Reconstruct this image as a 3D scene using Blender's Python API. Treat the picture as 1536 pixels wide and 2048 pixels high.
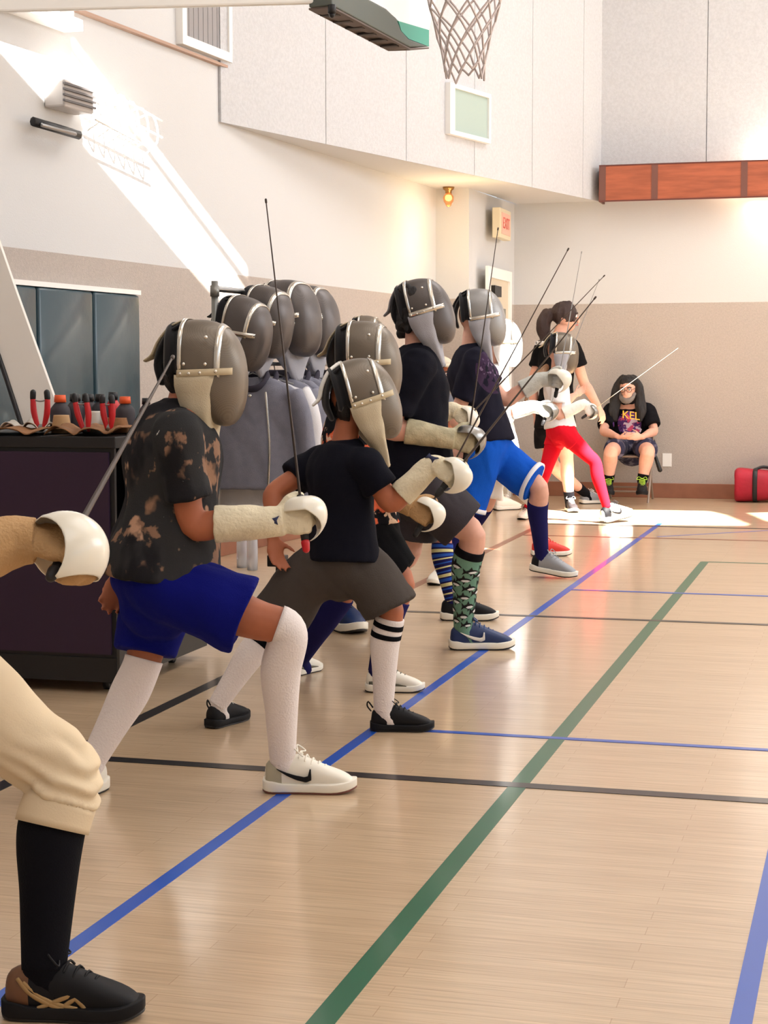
import bpy, bmesh, math, random
from mathutils import Vector, Matrix, noise
random.seed(7)
PI = math.pi
for o in list(bpy.data.objects): bpy.data.objects.remove(o)
C = bpy.context.scene.collection
V = Vector
# ------------------------------------------------------------------ camera
F, H = 3450.0, 1.25                     # focal length in pixels of the 1536x2048 frame, eye height
yaw, pitch, roll = map(math.radians, (15.6, -4.67, -0.08))
fwd = V((-math.sin(yaw)*math.cos(pitch), math.cos(yaw)*math.cos(pitch), math.sin(pitch)))
r0 = V((math.cos(yaw), math.sin(yaw), 0)); u0 = r0.cross(fwd)
rgt = r0*math.cos(roll)+u0*math.sin(roll); upv = -r0*math.sin(roll)+u0*math.cos(roll)
CAM = V((0, 0, H))
cam = bpy.data.objects.new('camera', bpy.data.cameras.new('camera')); C.objects.link(cam)
m = Matrix((rgt, upv, -fwd)).transposed().to_4x4(); m.translation = CAM; cam.matrix_world = m
cam.data.sensor_fit = 'VERTICAL'; cam.data.sensor_height = 36; cam.data.sensor_width = 27
cam.data.lens = F/2048*36; cam.data.clip_start = .05; cam.data.clip_end = 200
bpy.context.scene.camera = cam
# ------------------------------------------------------------------ light
sc = bpy.context.scene
sc.view_settings.view_transform = 'Standard'; sc.view_settings.look = 'None'
sc.view_settings.gamma = 1; sc.view_settings.use_curve_mapping = False
sc.view_settings.exposure = 0.15
w = bpy.data.worlds.new('sky'); sc.world = w; w.use_nodes = True
w.node_tree.nodes['Background'].inputs[0].default_value = (.75, .86, 1, 1)
w.node_tree.nodes['Background'].inputs[1].default_value = 1.5
SUN = V((-.52, .42, -.744)).normalized()
sl = bpy.data.lights.new('sun', 'SUN'); sl.energy = 52; sl.angle = .009; sl.color = (1, .96, .9)
so = bpy.data.objects.new('sun', sl); C.objects.link(so); so.rotation_euler = SUN.to_track_quat('-Z', 'Y').to_euler(); so.location = (6, 2, 12)
def area(name, loc, target, sx, sy, power, col):
    l = bpy.data.lights.new(name, 'AREA'); l.shape = 'RECTANGLE'; l.size = sx; l.size_y = sy; l.energy = power; l.color = col
    o = bpy.data.objects.new(name, l); C.objects.link(o); o.location = loc
    o.rotation_euler = (V(target)-V(loc)).to_track_quat('-Z', 'Y').to_euler(); return o
area('window_daylight', (7.6, 10.5, 4.6), (-3.5, 13, 1.2), 9, 2.6, 335, (.96, .98, 1))
area('overhead_fill_back', (0.5, 12.5, 6.7), (0.5, 12.6, 0), 4, 5, 225, (.98, .98, 1))  # added unseen fill overhead; this and the next two lift the ambient light
area('overhead_fill_middle', (0.5, 6.0, 6.7), (0.5, 6.1, 0), 4, 4, 85, (.98, .98, 1))
area('overhead_fill_front', (0.5, 0.5, 6.7), (0.5, .6, 0), 4, 4, 95, (.98, .97, .98))

# ------------------------------------------------------------------ projection helpers (pixel of the photo + distance -> point in the room)
def ray(x, y): return fwd + rgt*((x-768)/F) - upv*((y-1024)/F)
def P(x, y, d): return CAM + ray(x, y)*d
def G(x, y, z=0.0):
    d = ray(x, y); return CAM + d*((z-H)/d.z)
def on_plane(x, y, p0, n):
    d = ray(x, y); return CAM + d*((V(p0)-CAM).dot(n)/d.dot(n))
# ------------------------------------------------------------------ materials
def lin(c):
    return tuple(((v/255)/12.92 if v/255 <= .04045 else ((v/255+.055)/1.055)**2.4) for v in c)
MATS = {}
def mat(name, col, rough=.6, metal=0, noise_amt=0, noise_scale=20, bump=0, bump_scale=200, coat=0, col2=None, sheen=0, stretch=(1, 1, 1), spec=.5, thresh=None, emis=None, trans=0):
    if name in MATS: return MATS[name]
    m = bpy.data.materials.new(name); m.use_nodes = True; nt = m.node_tree; b = nt.nodes['Principled BSDF']
    c = lin(col); b.inputs['Base Color'].default_value = (*c, 1); b.inputs['Roughness'].default_value = rough
    b.inputs['Metallic'].default_value = metal; b.inputs['Coat Weight'].default_value = coat; b.inputs['Coat Roughness'].default_value = .1
    b.inputs['Sheen Weight'].default_value = sheen; b.inputs['Specular IOR Level'].default_value = spec
    if trans: b.inputs['Transmission Weight'].default_value = trans; b.inputs['IOR'].default_value = 1.45
    if emis: b.inputs['Emission Color'].default_value = (*lin(emis[0]), 1); b.inputs['Emission Strength'].default_value = emis[1]
    tc = nt.nodes.new('ShaderNodeTexCoord'); mp = nt.nodes.new('ShaderNodeMapping'); mp.inputs['Scale'].default_value = stretch
    nt.links.new(tc.outputs['Object'], mp.inputs[0])
    if col2 or noise_amt:
        n = nt.nodes.new('ShaderNodeTexNoise'); n.inputs['Scale'].default_value = noise_scale; n.inputs['Detail'].default_value = 5
        nt.links.new(mp.outputs[0], n.inputs['Vector'])
        r = nt.nodes.new('ShaderNodeValToRGB'); nt.links.new(n.outputs['Fac'], r.inputs[0])
        c2 = lin(col2) if col2 else tuple(v*(1-noise_amt) for v in c)
        lo, hi = thresh or (.35, .65)
        r.color_ramp.elements[0].position = lo; r.color_ramp.elements[1].position = hi
        r.color_ramp.elements[0].color = (*c, 1); r.color_ramp.elements[1].color = (*c2, 1)
        nt.links.new(r.outputs[0], b.inputs['Base Color'])
    if bump:
        n2 = nt.nodes.new('ShaderNodeTexNoise'); n2.inputs['Scale'].default_value = bump_scale; n2.inputs['Detail'].default_value = 3
        nt.links.new(mp.outputs[0], n2.inputs['Vector'])
        bp = nt.nodes.new('ShaderNodeBump'); bp.inputs['Strength'].default_value = bump; bp.inputs['Distance'].default_value = .01
        nt.links.new(n2.outputs['Fac'], bp.inputs['Height']); nt.links.new(bp.outputs[0], b.inputs['Normal'])
    MATS[name] = m; return m
# ------------------------------------------------------------------ mesh helpers
def tag(o, label=None, cat=None, group=None, kind=None):
    if label: o['label'] = label
    if cat: o['category'] = cat
    if group: o['group'] = group
    if kind: o['kind'] = kind
    return o
def empty(name, loc, label, cat, group=None, rot=None):
    o = bpy.data.objects.new(name, None); C.objects.link(o); o.location = loc; o.empty_display_size = .1
    if rot: o.rotation_euler = rot
    return tag(o, label, cat, group)
def link(name, me, parent=None):
    o = bpy.data.objects.new(name, me); C.objects.link(o)
    if parent is not None:
        o.parent = parent
        if parent.type == 'EMPTY': o.matrix_parent_inverse = Matrix.Translation(-parent.location)
    return o
WS = bpy.data.scenes.new('work')
def put(name, bm, mt, parent=None, smooth=True, voxel=0, relax=0, wr=None, bevel=0, sub=0, label=None):
    """turn a bmesh (world coordinates) into one mesh object"""
    me = bpy.data.meshes.new(name)
    bmesh.ops.recalc_face_normals(bm, faces=bm.faces)
    bm.to_mesh(me); bm.free()
    if voxel or bevel or sub:
        t = bpy.data.objects.new('tmp', me); WS.collection.objects.link(t)
        if voxel:
            q = t.modifiers.new('r', 'REMESH'); q.mode = 'VOXEL'; q.voxel_size = voxel
            if relax:
                q = t.modifiers.new('s', 'SMOOTH'); q.iterations = relax; q.factor = .5
        if bevel:
            q = t.modifiers.new('b', 'BEVEL'); q.width = bevel; q.segments = 2; q.limit_method = 'ANGLE'
        if sub:
            q = t.modifiers.new('u', 'SUBSURF'); q.levels = sub; q.render_levels = sub
        WS.view_layers[0].update(); dg = WS.view_layers[0].depsgraph
        me2 = bpy.data.meshes.new_from_object(t.evaluated_get(dg)); bpy.data.objects.remove(t); bpy.data.meshes.remove(me); me = me2; me.name = name
    if wr:
        amp, sc_, st = wr[:3]; ridge = len(wr) > 3
        nn = [v.normal.copy() for v in me.vertices]; mz = min(v.co.z for v in me.vertices)
        for v, nv in zip(me.vertices, nn):
            p = V((v.co.x*st[0], v.co.y*st[1], v.co.z*st[2]))*sc_
            k = noise.noise(p)+.5*noise.noise(p*2.3)
            if ridge:                            # folds: soft ridges instead of lumps
                p2 = V((v.co.x*st[0]+.35*v.co.z, v.co.y*st[1]-.2*v.co.z, v.co.z*st[2]*.55))*sc_*.8
                k = k*.55+1.1*(.32-abs(noise.noise(p2+V((7, 3, 1)))))**1 - .5*(.3-abs(noise.noise(p2*1.9)))
            v.co = v.co + nv*(k*amp*(min(1, .15+(v.co.z-mz)/.09) if ridge else 1))
    if voxel: me.materials.clear()
    for q in (mt if isinstance(mt, (list, tuple)) else [mt]): me.materials.append(q)
    if smooth:
        for p in me.polygons: p.use_smooth = True
    o = link(name, me, parent)
    if label: o['label'] = label
    return o
def cr(a, b, c, d, t):
    return .5*((2*b)+(c-a)*t+(2*a-5*b+4*c-d)*t*t+(3*b-a-3*c+d)*t*t*t)
def resample(pts, rad, sub):
    if sub <= 1: return [V(p) for p in pts], list(rad)
    n = len(pts); P2 = []; R2 = []
    e0 = pts[0]*2-pts[1]; e1 = pts[-1]*2-pts[-2]
    rr = [(r, r) if not isinstance(r, (tuple, list)) else r for r in rad]
    ext = [e0]+list(pts)+[e1]; er = [rr[0]]+rr+[rr[-1]]
    for i in range(n-1):
        for k in range(sub):
            t = k/sub
            P2.append(cr(ext[i], ext[i+1], ext[i+2], ext[i+3], t))
            R2.append(tuple(cr(er[i][j], er[i+1][j], er[i+2][j], er[i+3][j], t) for j in (0, 1)))
    P2.append(V(pts[-1])); R2.append(rr[-1]); return P2, R2
def tube(bm, pts, rad, n=14, side=None, sub=4, ends='round', matfn=None, power=2.0):
    """closed tube through pts; rad = r or (along side, across side)"""
    pts = [V(p) for p in pts]
    if not isinstance(rad, (list, tuple)): rad = [rad]*len(pts)
    pts, rad = resample(pts, rad, sub)
    rad = [(r, r) if not isinstance(r, (tuple, list)) else r for r in rad]
    N = len(pts); tg = []
    for i in range(N):
        t = pts[min(i+1, N-1)]-pts[max(i-1, 0)]
        tg.append(t.normalized() if t.length > 1e-9 else V((0, 0, 1)))
    s = V(side) if side is not None else (V((0, 0, 1)) if abs(tg[0].z) < .8 else V((1, 0, 0)))
    fr = []; prev = None
    for i in range(N):
        a = s if (side is not None or prev is None) else prev
        a = a - tg[i]*a.dot(tg[i])
        if a.length < 1e-5: a = prev if prev is not None else tg[i].orthogonal()
        a = a.normalized(); prev = a; fr.append((a, tg[i].cross(a)))
    if ends == 'round':
        def cap(i, sg):
            out = []
            for k in (1, 2, 3):
                an = k/3.0*PI/2*.93; rm = min(rad[i])
                out.append((pts[i]+tg[i]*sg*math.sin(an)*rm, tuple(r*math.cos(an) for r in rad[i]), fr[i]))
            return out
        rings = cap(0, -1)[::-1]+[(pts[i], rad[i], fr[i]) for i in range(N)]+cap(N-1, 1)
    else:
        rings = [(pts[i], rad[i], fr[i]) for i in range(N)]
    vs = []
    def sp(c): return math.copysign(abs(c)**(2/power), c)
    for p, r, (a, b) in rings:
        vs.append([bm.verts.new(p+a*sp(math.cos(2*PI*k/n))*r[0]+b*sp(math.sin(2*PI*k/n))*r[1]) for k in range(n)])
    M = len(vs)
    for i in range(M-1):
        for k in range(n):
            f = bm.faces.new((vs[i][k], vs[i][(k+1) % n], vs[i+1][(k+1) % n], vs[i+1][k]))
            if matfn: f.material_index = matfn((i+.5)/(M-1), (k+.5)/n)
    for e in (0, -1):                       # caps filled in rings
        rp = rings[e]; prev_ = vs[e]
        if ends != 'round':
            for q in (.66, .33):
                cur = [bm.verts.new(rp[0].lerp(v.co, q)) for v in vs[e]]
                for k in range(n):
                    f = bm.faces.new((prev_[k], prev_[(k+1) % n], cur[(k+1) % n], cur[k]))
                    if matfn: f.material_index = matfn(0 if e == 0 else .999, .5)
                prev_ = cur
        bm.faces.new(prev_)
    return vs
def ball(bm, c, r, fr=None, u=16, v=10):
    m = Matrix.Translation(c) @ ((Matrix((fr[0], fr[1], fr[2])).transposed().to_4x4()) if fr else Matrix())
    r = r if isinstance(r, (tuple, list)) else (r, r, r)
    m = m @ Matrix.Diagonal((*r, 1)); bmesh.ops.create_uvsphere(bm, u_segments=u, v_segments=v, radius=1, matrix=m)
def box(bm, a, b):
    m = Matrix.Translation((V(a)+V(b))/2) @ Matrix.Diagonal((abs(b[0]-a[0]), abs(b[1]-a[1]), abs(b[2]-a[2]), 1))
    bmesh.ops.create_cube(bm, size=1, matrix=m)
def obox(bm, o, ax, ay, az):
    """box from corner o along three edge vectors"""
    v = [bm.verts.new(V(o)+ax*i+ay*j+az*k) for i in (0, 1) for j in (0, 1) for k in (0, 1)]
    for q in ((0, 1, 3, 2), (4, 6, 7, 5), (0, 4, 5, 1), (2, 3, 7, 6), (0, 2, 6, 4), (1, 5, 7, 3)): bm.faces.new([v[i] for i in q])
def prism(bm, poly, ext):
    a = [bm.verts.new(p) for p in poly]; b = [bm.verts.new(V(p)+ext) for p in poly]; n = len(a)
    bm.faces.new(a[::-1]); bm.faces.new(b)
    for i in range(n): bm.faces.new((a[i], a[(i+1) % n], b[(i+1) % n], b[i]))
def NB(): return bmesh.new()
def grid(bm, fn, nu, nv, closeu=False):
    g = [[bm.verts.new(fn(i/(nu if closeu else nu-1), j/(nv-1))) for j in range(nv)] for i in range(nu)]
    for i in range(nu if closeu else nu-1):
        for j in range(nv-1):
            a, b = g[i], g[(i+1) % nu]
            try: bm.faces.new((a[j], b[j], b[j+1], a[j+1]))
            except ValueError: pass
    return g
def thick(bm, t):
    bmesh.ops.recalc_face_normals(bm, faces=bm.faces)
    bmesh.ops.solidify(bm, geom=bm.faces[:], thickness=t)
Z = V((0, 0, 1)); X = V((1, 0, 0)); Y = V((0, 1, 0))
# ================================================================== THE HALL
def wood_floor():
    m = bpy.data.materials.new('maple floor'); m.use_nodes = True; nt = m.node_tree; b = nt.nodes['Principled BSDF']
    tc = nt.nodes.new('ShaderNodeTexCoord')
    br = nt.nodes.new('ShaderNodeTexBrick'); br.inputs['Scale'].default_value = 1; br.inputs['Brick Width'].default_value = .9
    br.inputs['Row Height'].default_value = .057; br.inputs['Mortar Size'].default_value = .0012; br.inputs['Bias'].default_value = -.2
    br.inputs['Color1'].default_value = (*lin((207, 182, 150)), 1); br.inputs['Color2'].default_value = (*lin((197, 171, 139)), 1)
    br.inputs['Mortar'].default_value = (*lin((184, 154, 120)), 1)
    nt.links.new(tc.outputs['Object'], br.inputs['Vector'])
    mp = nt.nodes.new('ShaderNodeMapping'); mp.inputs['Scale'].default_value = (3, 70, 1); nt.links.new(tc.outputs['Object'], mp.inputs[0])
    n = nt.nodes.new('ShaderNodeTexNoise'); n.inputs['Scale'].default_value = 1.5; n.inputs['Detail'].default_value = 6; nt.links.new(mp.outputs[0], n.inputs['Vector'])
    r = nt.nodes.new('ShaderNodeValToRGB'); r.color_ramp.elements[0].color = (.74, .70, .65, 1); r.color_ramp.elements[1].color = (1.12, 1.1, 1.08, 1)
    r.color_ramp.elements[0].position = .3; r.color_ramp.elements[1].position = .7
    nt.links.new(n.outputs['Fac'], r.inputs[0])
    mx = nt.nodes.new('ShaderNodeMixRGB'); mx.blend_type = 'MULTIPLY'; mx.inputs[0].default_value = .75
    nt.links.new(br.outputs['Color'], mx.inputs[1]); nt.links.new(r.outputs[0], mx.inputs[2]); nt.links.new(mx.outputs[0], b.inputs['Base Color'])
    b.inputs['Roughness'].default_value = .33; b.inputs['Coat Weight'].default_value = .6; b.inputs['Coat Roughness'].default_value = .12
    bp = nt.nodes.new('ShaderNodeBump'); bp.inputs['Strength'].default_value = .05; bp.inputs['Distance'].default_value = .004
    n3 = nt.nodes.new('ShaderNodeTexNoise'); n3.inputs['Scale'].default_value = 4; nt.links.new(mp.outputs[0], n3.inputs['Vector'])
    nt.links.new(n3.outputs['Fac'], bp.inputs['Height']); nt.links.new(bp.outputs[0], b.inputs['Normal']); nt.links.new(bp.outputs[0], b.inputs['Coat Normal'])
    return m
M_FLOOR = wood_floor()
M_WALL = mat('off white plaster', (205, 205, 205), .85, bump=.15, bump_scale=120)
M_DADO = mat('tan wall covering', (185, 174, 165), .9, noise_amt=.1, noise_scale=60, bump=.5, bump_scale=150)
M_PANEL = mat('acoustic panel', (204, 204, 206), .95, noise_amt=.09, noise_scale=45, bump=.5, bump_scale=160)
M_SEAM = mat('panel seam', (150, 142, 140), .9)
M_BASE = mat('brown baseboard', (150, 98, 74), .5, noise_amt=.15, noise_scale=8)
M_WHITE = mat('white paint', (240, 238, 234), .45)
M_BLACK = mat('black plastic', (18, 17, 20), .45)
M_STEEL = mat('steel', (150, 150, 150), .32, metal=1)
M_CHROME = mat('bright steel trim', (215, 210, 200), .22, metal=1)
LW = lambda y: -4.18+.081*(y-11.2)            # left wall: x at a given y
LP0 = V((-4.18, 11.2, 0)); LT = V((.081, 1, 0)).normalized(); LN = V((1, -.081, 0)).normalized()
def onL(x, y, off=0): return on_plane(x, y, LP0+LN*off, LN)
BY = 17.1; SOF = 2.91; DADO = 1.91; CEIL = 7.0
def struct(name, bm, mt, **k):
    return tag(put(name, bm, mt, smooth=False, **k), kind='structure')
bm = NB(); box(bm, (-6, -4, -.1), (9, BY+.3, 0)); fl = struct('floor', bm, M_FLOOR)
def line(name, pts, wd, mt, z=.0012):
    bm = NB(); a, b = V((*pts[0], 0)), V((*pts[1], 0)); t = (b-a).normalized(); s = V((-t.y, t.x, 0))*wd/2
    obox(bm, a-s+Z*.0001, b-a, s*2, Z*z); return put(name, bm, mt, fl, smooth=False)
LB = mat('blue court paint', (8, 78, 180), .38, coat=.25); LG = mat('green court paint', (12, 92, 62), .38, coat=.25)
LK = mat('black court paint', (20, 18, 22), .38, coat=.25); LR = mat('brown court paint', (140, 84, 60), .38, coat=.25)
line('blue_court_line', ((-1.645, 2.6), (-1.61, 14.2)), .042, LB)
line('blue_court_line', ((-.21, 2.5), (-.2, 5.6)), .042, LB)
line('green_court_line', ((-.985, 2.4), (-1.0, 11.4)), .055, LG)
line('green_court_line', ((-1.02, 11.4), (2.5, 11.4)), .04, LG, .0008)
line('black_court_line', ((-2.49, 2.4), (-2.515, 9.2)), .055, LK)
line('brown_court_line', ((-2.515, 9.2), (-2.53, 13.6)), .055, LR)
for yy, x0, wd, mt in ((5.055, -2.5, .06, LK), (5.75, -1.62, .035, LB), (8.63, -2.5, .05, LK), (9.74, -1.62, .04, LB), (12.93, -2.5, .05, LR), (13.92, -2.5, .05, LK)):
    line('cross_court_line', ((x0, yy), (3.5, yy)), wd, mt, .0016)
line('pale_arc_line', ((-1.5, 13.05), (-.6, 13.9)), .03, LB, .0005)
# left wall in two bands
y0, y1 = -4, 15.5
def wallseg(bm, a, b, z0, z1, nrm, t=.12):
    a = V((*a, z0)); b = V((*b, z0)); obox(bm, a, b-a, V(nrm)*-t, Z*(z1-z0))
bm = NB(); wallseg(bm, (LW(y0), y0), (LW(y1), y1), 0, DADO, LN); wallseg(bm, (LW(y0), y0), (LW(y1), y1), DADO, CEIL, LN)
bm.faces.ensure_lookup_table()
for f in bm.faces: f.material_index = 1 if f.calc_center_median().z > DADO+.001 else 0
struct('wall_left', bm, [M_DADO, M_WALL])
nx = LW(15.5)
bm = NB()
for z0, z1 in ((0, DADO), (DADO, SOF)):
    wallseg(bm, (nx-.12, 15.5), (-3.52, 15.5), z0, z1, (0, -1, 0))
    wallseg(bm, (-3.52, 15.62), (-3.42, BY), z0, z1, (1, 0, 0), .1)
for f in bm.faces: f.material_index = 1 if f.calc_center_median().z > DADO+.001 else 0
struct('wall_niche', bm, [M_DADO, M_WALL])
bm = NB()
box(bm, (-3.6, BY, 0), (9, BY+.15, DADO)); box(bm, (-3.6, BY, DADO), (9, BY+.15, SOF+.1))
for f in bm.faces: f.material_index = 1 if f.calc_center_median().z > DADO+.001 else 0
struct('wall_back', bm, [M_DADO, M_WALL])
bm = NB(); box(bm, (9, -4, 0), (9.12, BY, 3.2)); box(bm, (9, -4, 6.0), (9.12, BY, CEIL)); struct('wall_right', bm, M_WALL)
bm = NB(); box(bm, (-6, -4.12, 0), (9, -4, CEIL)); struct('wall_front', bm, M_WALL)
# oblique acoustic upper wall + soffit
A0 = V((LW(10.95), 10.95, 0)); A1 = V((-2.57, BY, 0)); AT = (A1-A0).normalized(); AN = V((AT.y, -AT.x, 0))
def onA(x, y, off=0): return on_plane(x, y, A0+AN*off, AN)
bm = NB(); obox(bm, A0+Z*(SOF+.06), A1-A0, -AN*.08, Z*(CEIL-SOF-.06)); struct('wall_acoustic', bm, M_SEAM)
cuts = [0]+[(onA(x, 200)-A0).dot(AT) for x in (647, 808, 945, 1061, 1163)]+[(A1-A0).length]
bm = NB()
for a, b in zip(cuts, cuts[1:]): obox(bm, A0+AT*(a+.004)+Z*(SOF-.004), AT*(b-a-.008), AN*.02, Z*(CEIL-SOF-.01))
struct('trim_1', bm, M_PANEL)
bm = NB(); prism(bm, [A0+Z*SOF, A1+Z*SOF, V((-3.4, BY, SOF)), V((-3.52, 15.62, SOF)), V((nx, 15.5, SOF))], Z*.06); struct('trim_2', bm, M_WALL)
bm = NB(); bx = -2.57; sx = on_plane(1415, 150, (0, BY, 0), Y).x
for a, b in ((bx, sx), (sx, sx+1.8), (sx+1.8, sx+3.6), (sx+3.6, 9)): box(bm, (a+.004, BY-.02, SOF+.1), (b-.004, BY, CEIL))
box(bm, (bx-.3, BY, SOF+.1), (9, BY+.1, CEIL))
struct('trim_3', bm, M_PANEL)
# baseboards
bm = NB(); box(bm, (-3.42, BY-.02, 0), (9, BY, .145)); struct('baseboard_back', bm, M_BASE, bevel=.004)
bm = NB(); a = V((LW(3), 3, 0)); obox(bm, a, LT*12.5, LN*.02, Z*.145); struct('baseboard_left', bm, M_BASE, bevel=.004)
# ceiling; openings invented for the sun, each traced back from its lit patch
def up(p):                              # where the ray that ends at p came through the ceiling
    return p - SUN*((CEIL-p.z)/-SUN.z)
holes = []
holes.append([up(onL(*q)) for q in ((-60, -25), (105, 64), (303, 330), (472, 556), (500, 600), (432, 600), (150, 272), (-60, 40))])
holes.append([up(onL(*q)) for q in ((136, 88), (150, 88), (500, 548), (490, 552))])
holes.append([up(G(*q)) for q in ((1078, 1019), (1300, 1020), (1418, 1022), (1450, 1029), (1500, 1049), (1490, 1052), (1300, 1050), (1078, 1046))])
holes.append([up(G(*q)) for q in ((1498, 1026), (1640, 1022), (1640, 1066), (1536, 1042))])
P7B = [up(P(*q)) for q in ((985, 615, 11.7), (1062, 615, 11.7), (1075, 1000, 11.7), (985, 1000, 11.7))]  # opening added to put sun on the white-clad fencer
holes.append(P7B)
bm = NB()
def loop(pts):
    vs = [bm.verts.new((p[0], p[1], CEIL)) for p in pts]
    for i in range(len(vs)): bm.edges.new((vs[i], vs[(i+1) % len(vs)]))
loop([(-6, -4.1), (9.1, -4.1), (9.1, BY+.2), (-6, BY+.2)])
for h in holes: loop(h)
bmesh.ops.triangle_fill(bm, use_beauty=True, use_dissolve=False, edges=bm.edges[:], normal=(0, 0, 1))
r = bmesh.ops.extrude_face_region(bm, geom=bm.faces[:]); bmesh.ops.translate(bm, vec=(0, 0, .03), verts=[v for v in r['geom'] if isinstance(v, bmesh.types.BMVert)])
struct('ceiling', bm, M_WALL)
# door in the side of the niche
bm = NB(); dx = -3.42
box(bm, (dx, 15.75, 0), (dx+.03, 15.85, 2.12)); box(bm, (dx, 16.75, 0), (dx+.03, 16.85, 2.12)); box(bm, (dx, 15.75, 2.12), (dx+.03, 16.85, 2.22))
struct('trim_4', bm, M_WHITE)
bm = NB(); box(bm, (dx, 15.85, 0), (dx+.012, 16.75, 2.12)); d = struct('door_1', bm, mat('cream door', (214, 200, 176), .5))
bm = NB(); box(bm, (dx+.012, 15.95, 1.95), (dx+.05, 16.25, 2.05)); put('door_closer', bm, M_BLACK, d, smooth=False)
bm = NB(); box(bm, (dx+.012, 16.0, 1.2), (dx+.02, 16.6, 1.85)); put('door_glass', bm, mat('door glass', (150, 150, 140), .1), d, smooth=False)
# sill ledge and high window on the left wall
zl = onL(455, 140).z; bm = NB(); a = onL(455, 136); b = onL(150, 4)
obox(bm, V((LW(4), 4, zl)), V((LW(a.y), a.y, zl))-V((LW(4), 4, zl)), LN*.035, Z*.018); struct('trim_5', bm, mat('brown ledge', (176, 146, 128), .6))
p = onL(360, 50); q = onL(452, 120)
def lbox(bm, ya, yb, za, zb, d0, d1): obox(bm, V((LW(ya), ya, za))+LN*d0, LT*(yb-ya), LN*(d1-d0), Z*(zb-za))
bm = NB(); yA, yB, zA = p.y, q.y, zl+.10
for a, b, c, d_ in ((yA-.06, yB, zA-.06, zA), (yA-.06, yA, zA, 5.2), (yB-.05, yB, zA, 5.2)): lbox(bm, a, b, c, d_, 0, .05)
wd = struct('window_1', bm, M_WHITE)
bm = NB(); n_ = 18
for i in range(n_):
    ya = yA+(yB-yA-.05)*i/n_; lbox(bm, ya, ya+(yB-yA-.05)/n_*.99, zA, 5.2, .005, .012 if i % 2 else .009)
put('vertical_blind', bm, mat('grey blind', (150, 146, 146), .8), wd, smooth=False)
# sunlit sill corner of the nearer window, top left
bm = NB(); c0 = onL(130, 66)
lbox(bm, c0.y-3, c0.y, c0.z, c0.z+.06, 0, .12); lbox(bm, c0.y-.06, c0.y, c0.z+.06, c0.z+1.2, 0, .06); struct('window_2', bm, M_WHITE)
# wooden light valance along the back wall
t = empty('light_valance', (0, BY-.3, 2.92), 'long reddish wooden light valance high on the back wall', 'light fitting')
VY = BY-.28; va = on_plane(1198, 365, (0, VY, 0), Y)
z0 = on_plane(1300, 401, (0, VY, 0), Y).z; z1 = on_plane(1300, 327, (0, VY, 0), Y).z
M_VAL = mat('reddish veneer', (176, 96, 66), .45, noise_amt=.3, noise_scale=3, stretch=(1, 1, 9))
M_VALD = mat('dark valance frame', (96, 50, 42), .5)
bm = NB(); box(bm, (va.x, VY, z0), (7.5, VY+.02, z1)); put('front_board', bm, M_VAL, t, smooth=False)
bm = NB(); box(bm, (va.x, VY+.02, z0), (va.x+.02, BY-.02, z1)); put('end_board', bm, M_VALD, t, smooth=False)
for zz in (z0, z1-.012):
    bm = NB(); box(bm, (va.x, VY-.006, zz), (7.5, VY, zz+.012)); put('edge_strip', bm, M_VALD, t, smooth=False)
for k in range(9):
    xx = va.x+.005 if k == 0 else on_plane((0, 1303, 1482, 1660)[k] if k < 4 else 0, 360, (0, VY, 0), Y).x if k < 4 else va.x+.5+.86*(k-1)
    bm = NB(); box(bm, (xx, VY-.005, z0+.012), (xx+.06, VY, z1-.012)); put('upright_band', bm, mat('grey brown band', (112, 72, 62), .5), t, smooth=False)
M_TUBE = mat('fluorescent tube', (255, 240, 210), .5, emis=((255, 236, 200), 16))
for k in range(4):
    bm = NB(); xx = -1.35+1.9*k; tube(bm, [V((xx, VY+.14, (z0+z1)/2-.02)), V((xx+1.6, VY+.14, (z0+z1)/2-.02))], .02, sub=1); put('fluorescent_tube', bm, M_TUBE, t)
for zz, rx in ((z1, PI), (z0, 0)):
    l = bpy.data.lights.new('valance_light', 'AREA'); l.shape = 'RECTANGLE'; l.size = 7; l.size_y = .2; l.energy = 50; l.color = (1, .94, .82)
    o = bpy.data.objects.new('valance_light', l); C.objects.link(o); o.location = (2.4, VY+.15, zz); o.rotation_euler = (rx, 0, 0)
# vent / speaker grille on the acoustic wall
g = [onA(x, y, .02) for x, y in ((890, 165), (972, 192), (972, 290), (890, 268))]
ya = (g[0]-A0).dot(AT); yb = (g[1]-A0).dot(AT); za, zb = g[3].z, g[0].z
t = empty('wall_speaker', A0+AT*ya+Z*za, 'square pale green speaker grille on the acoustic wall below the net', 'speaker')
def abox(bm, a, b, c, d_, o0, o1): obox(bm, A0+AT*a+AN*o0+Z*c, AT*(b-a), AN*(o1-o0), Z*(d_-c))
bm = NB(); e = .035
for q in ((ya, yb, za, za+e), (ya, yb, zb-e, zb), (ya, ya+e*2.4, za+e, zb-e), (yb-e, yb, za+e, zb-e)): abox(bm, *q, .021, .07)
put('frame', bm, M_WHITE, t, smooth=False)
bm = NB(); abox(bm, ya+e*2.4, yb-e, za+e, zb-e, .021, .05); put('grille', bm, mat('pale green cloth', (168, 184, 176), .9), t, smooth=False)
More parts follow.
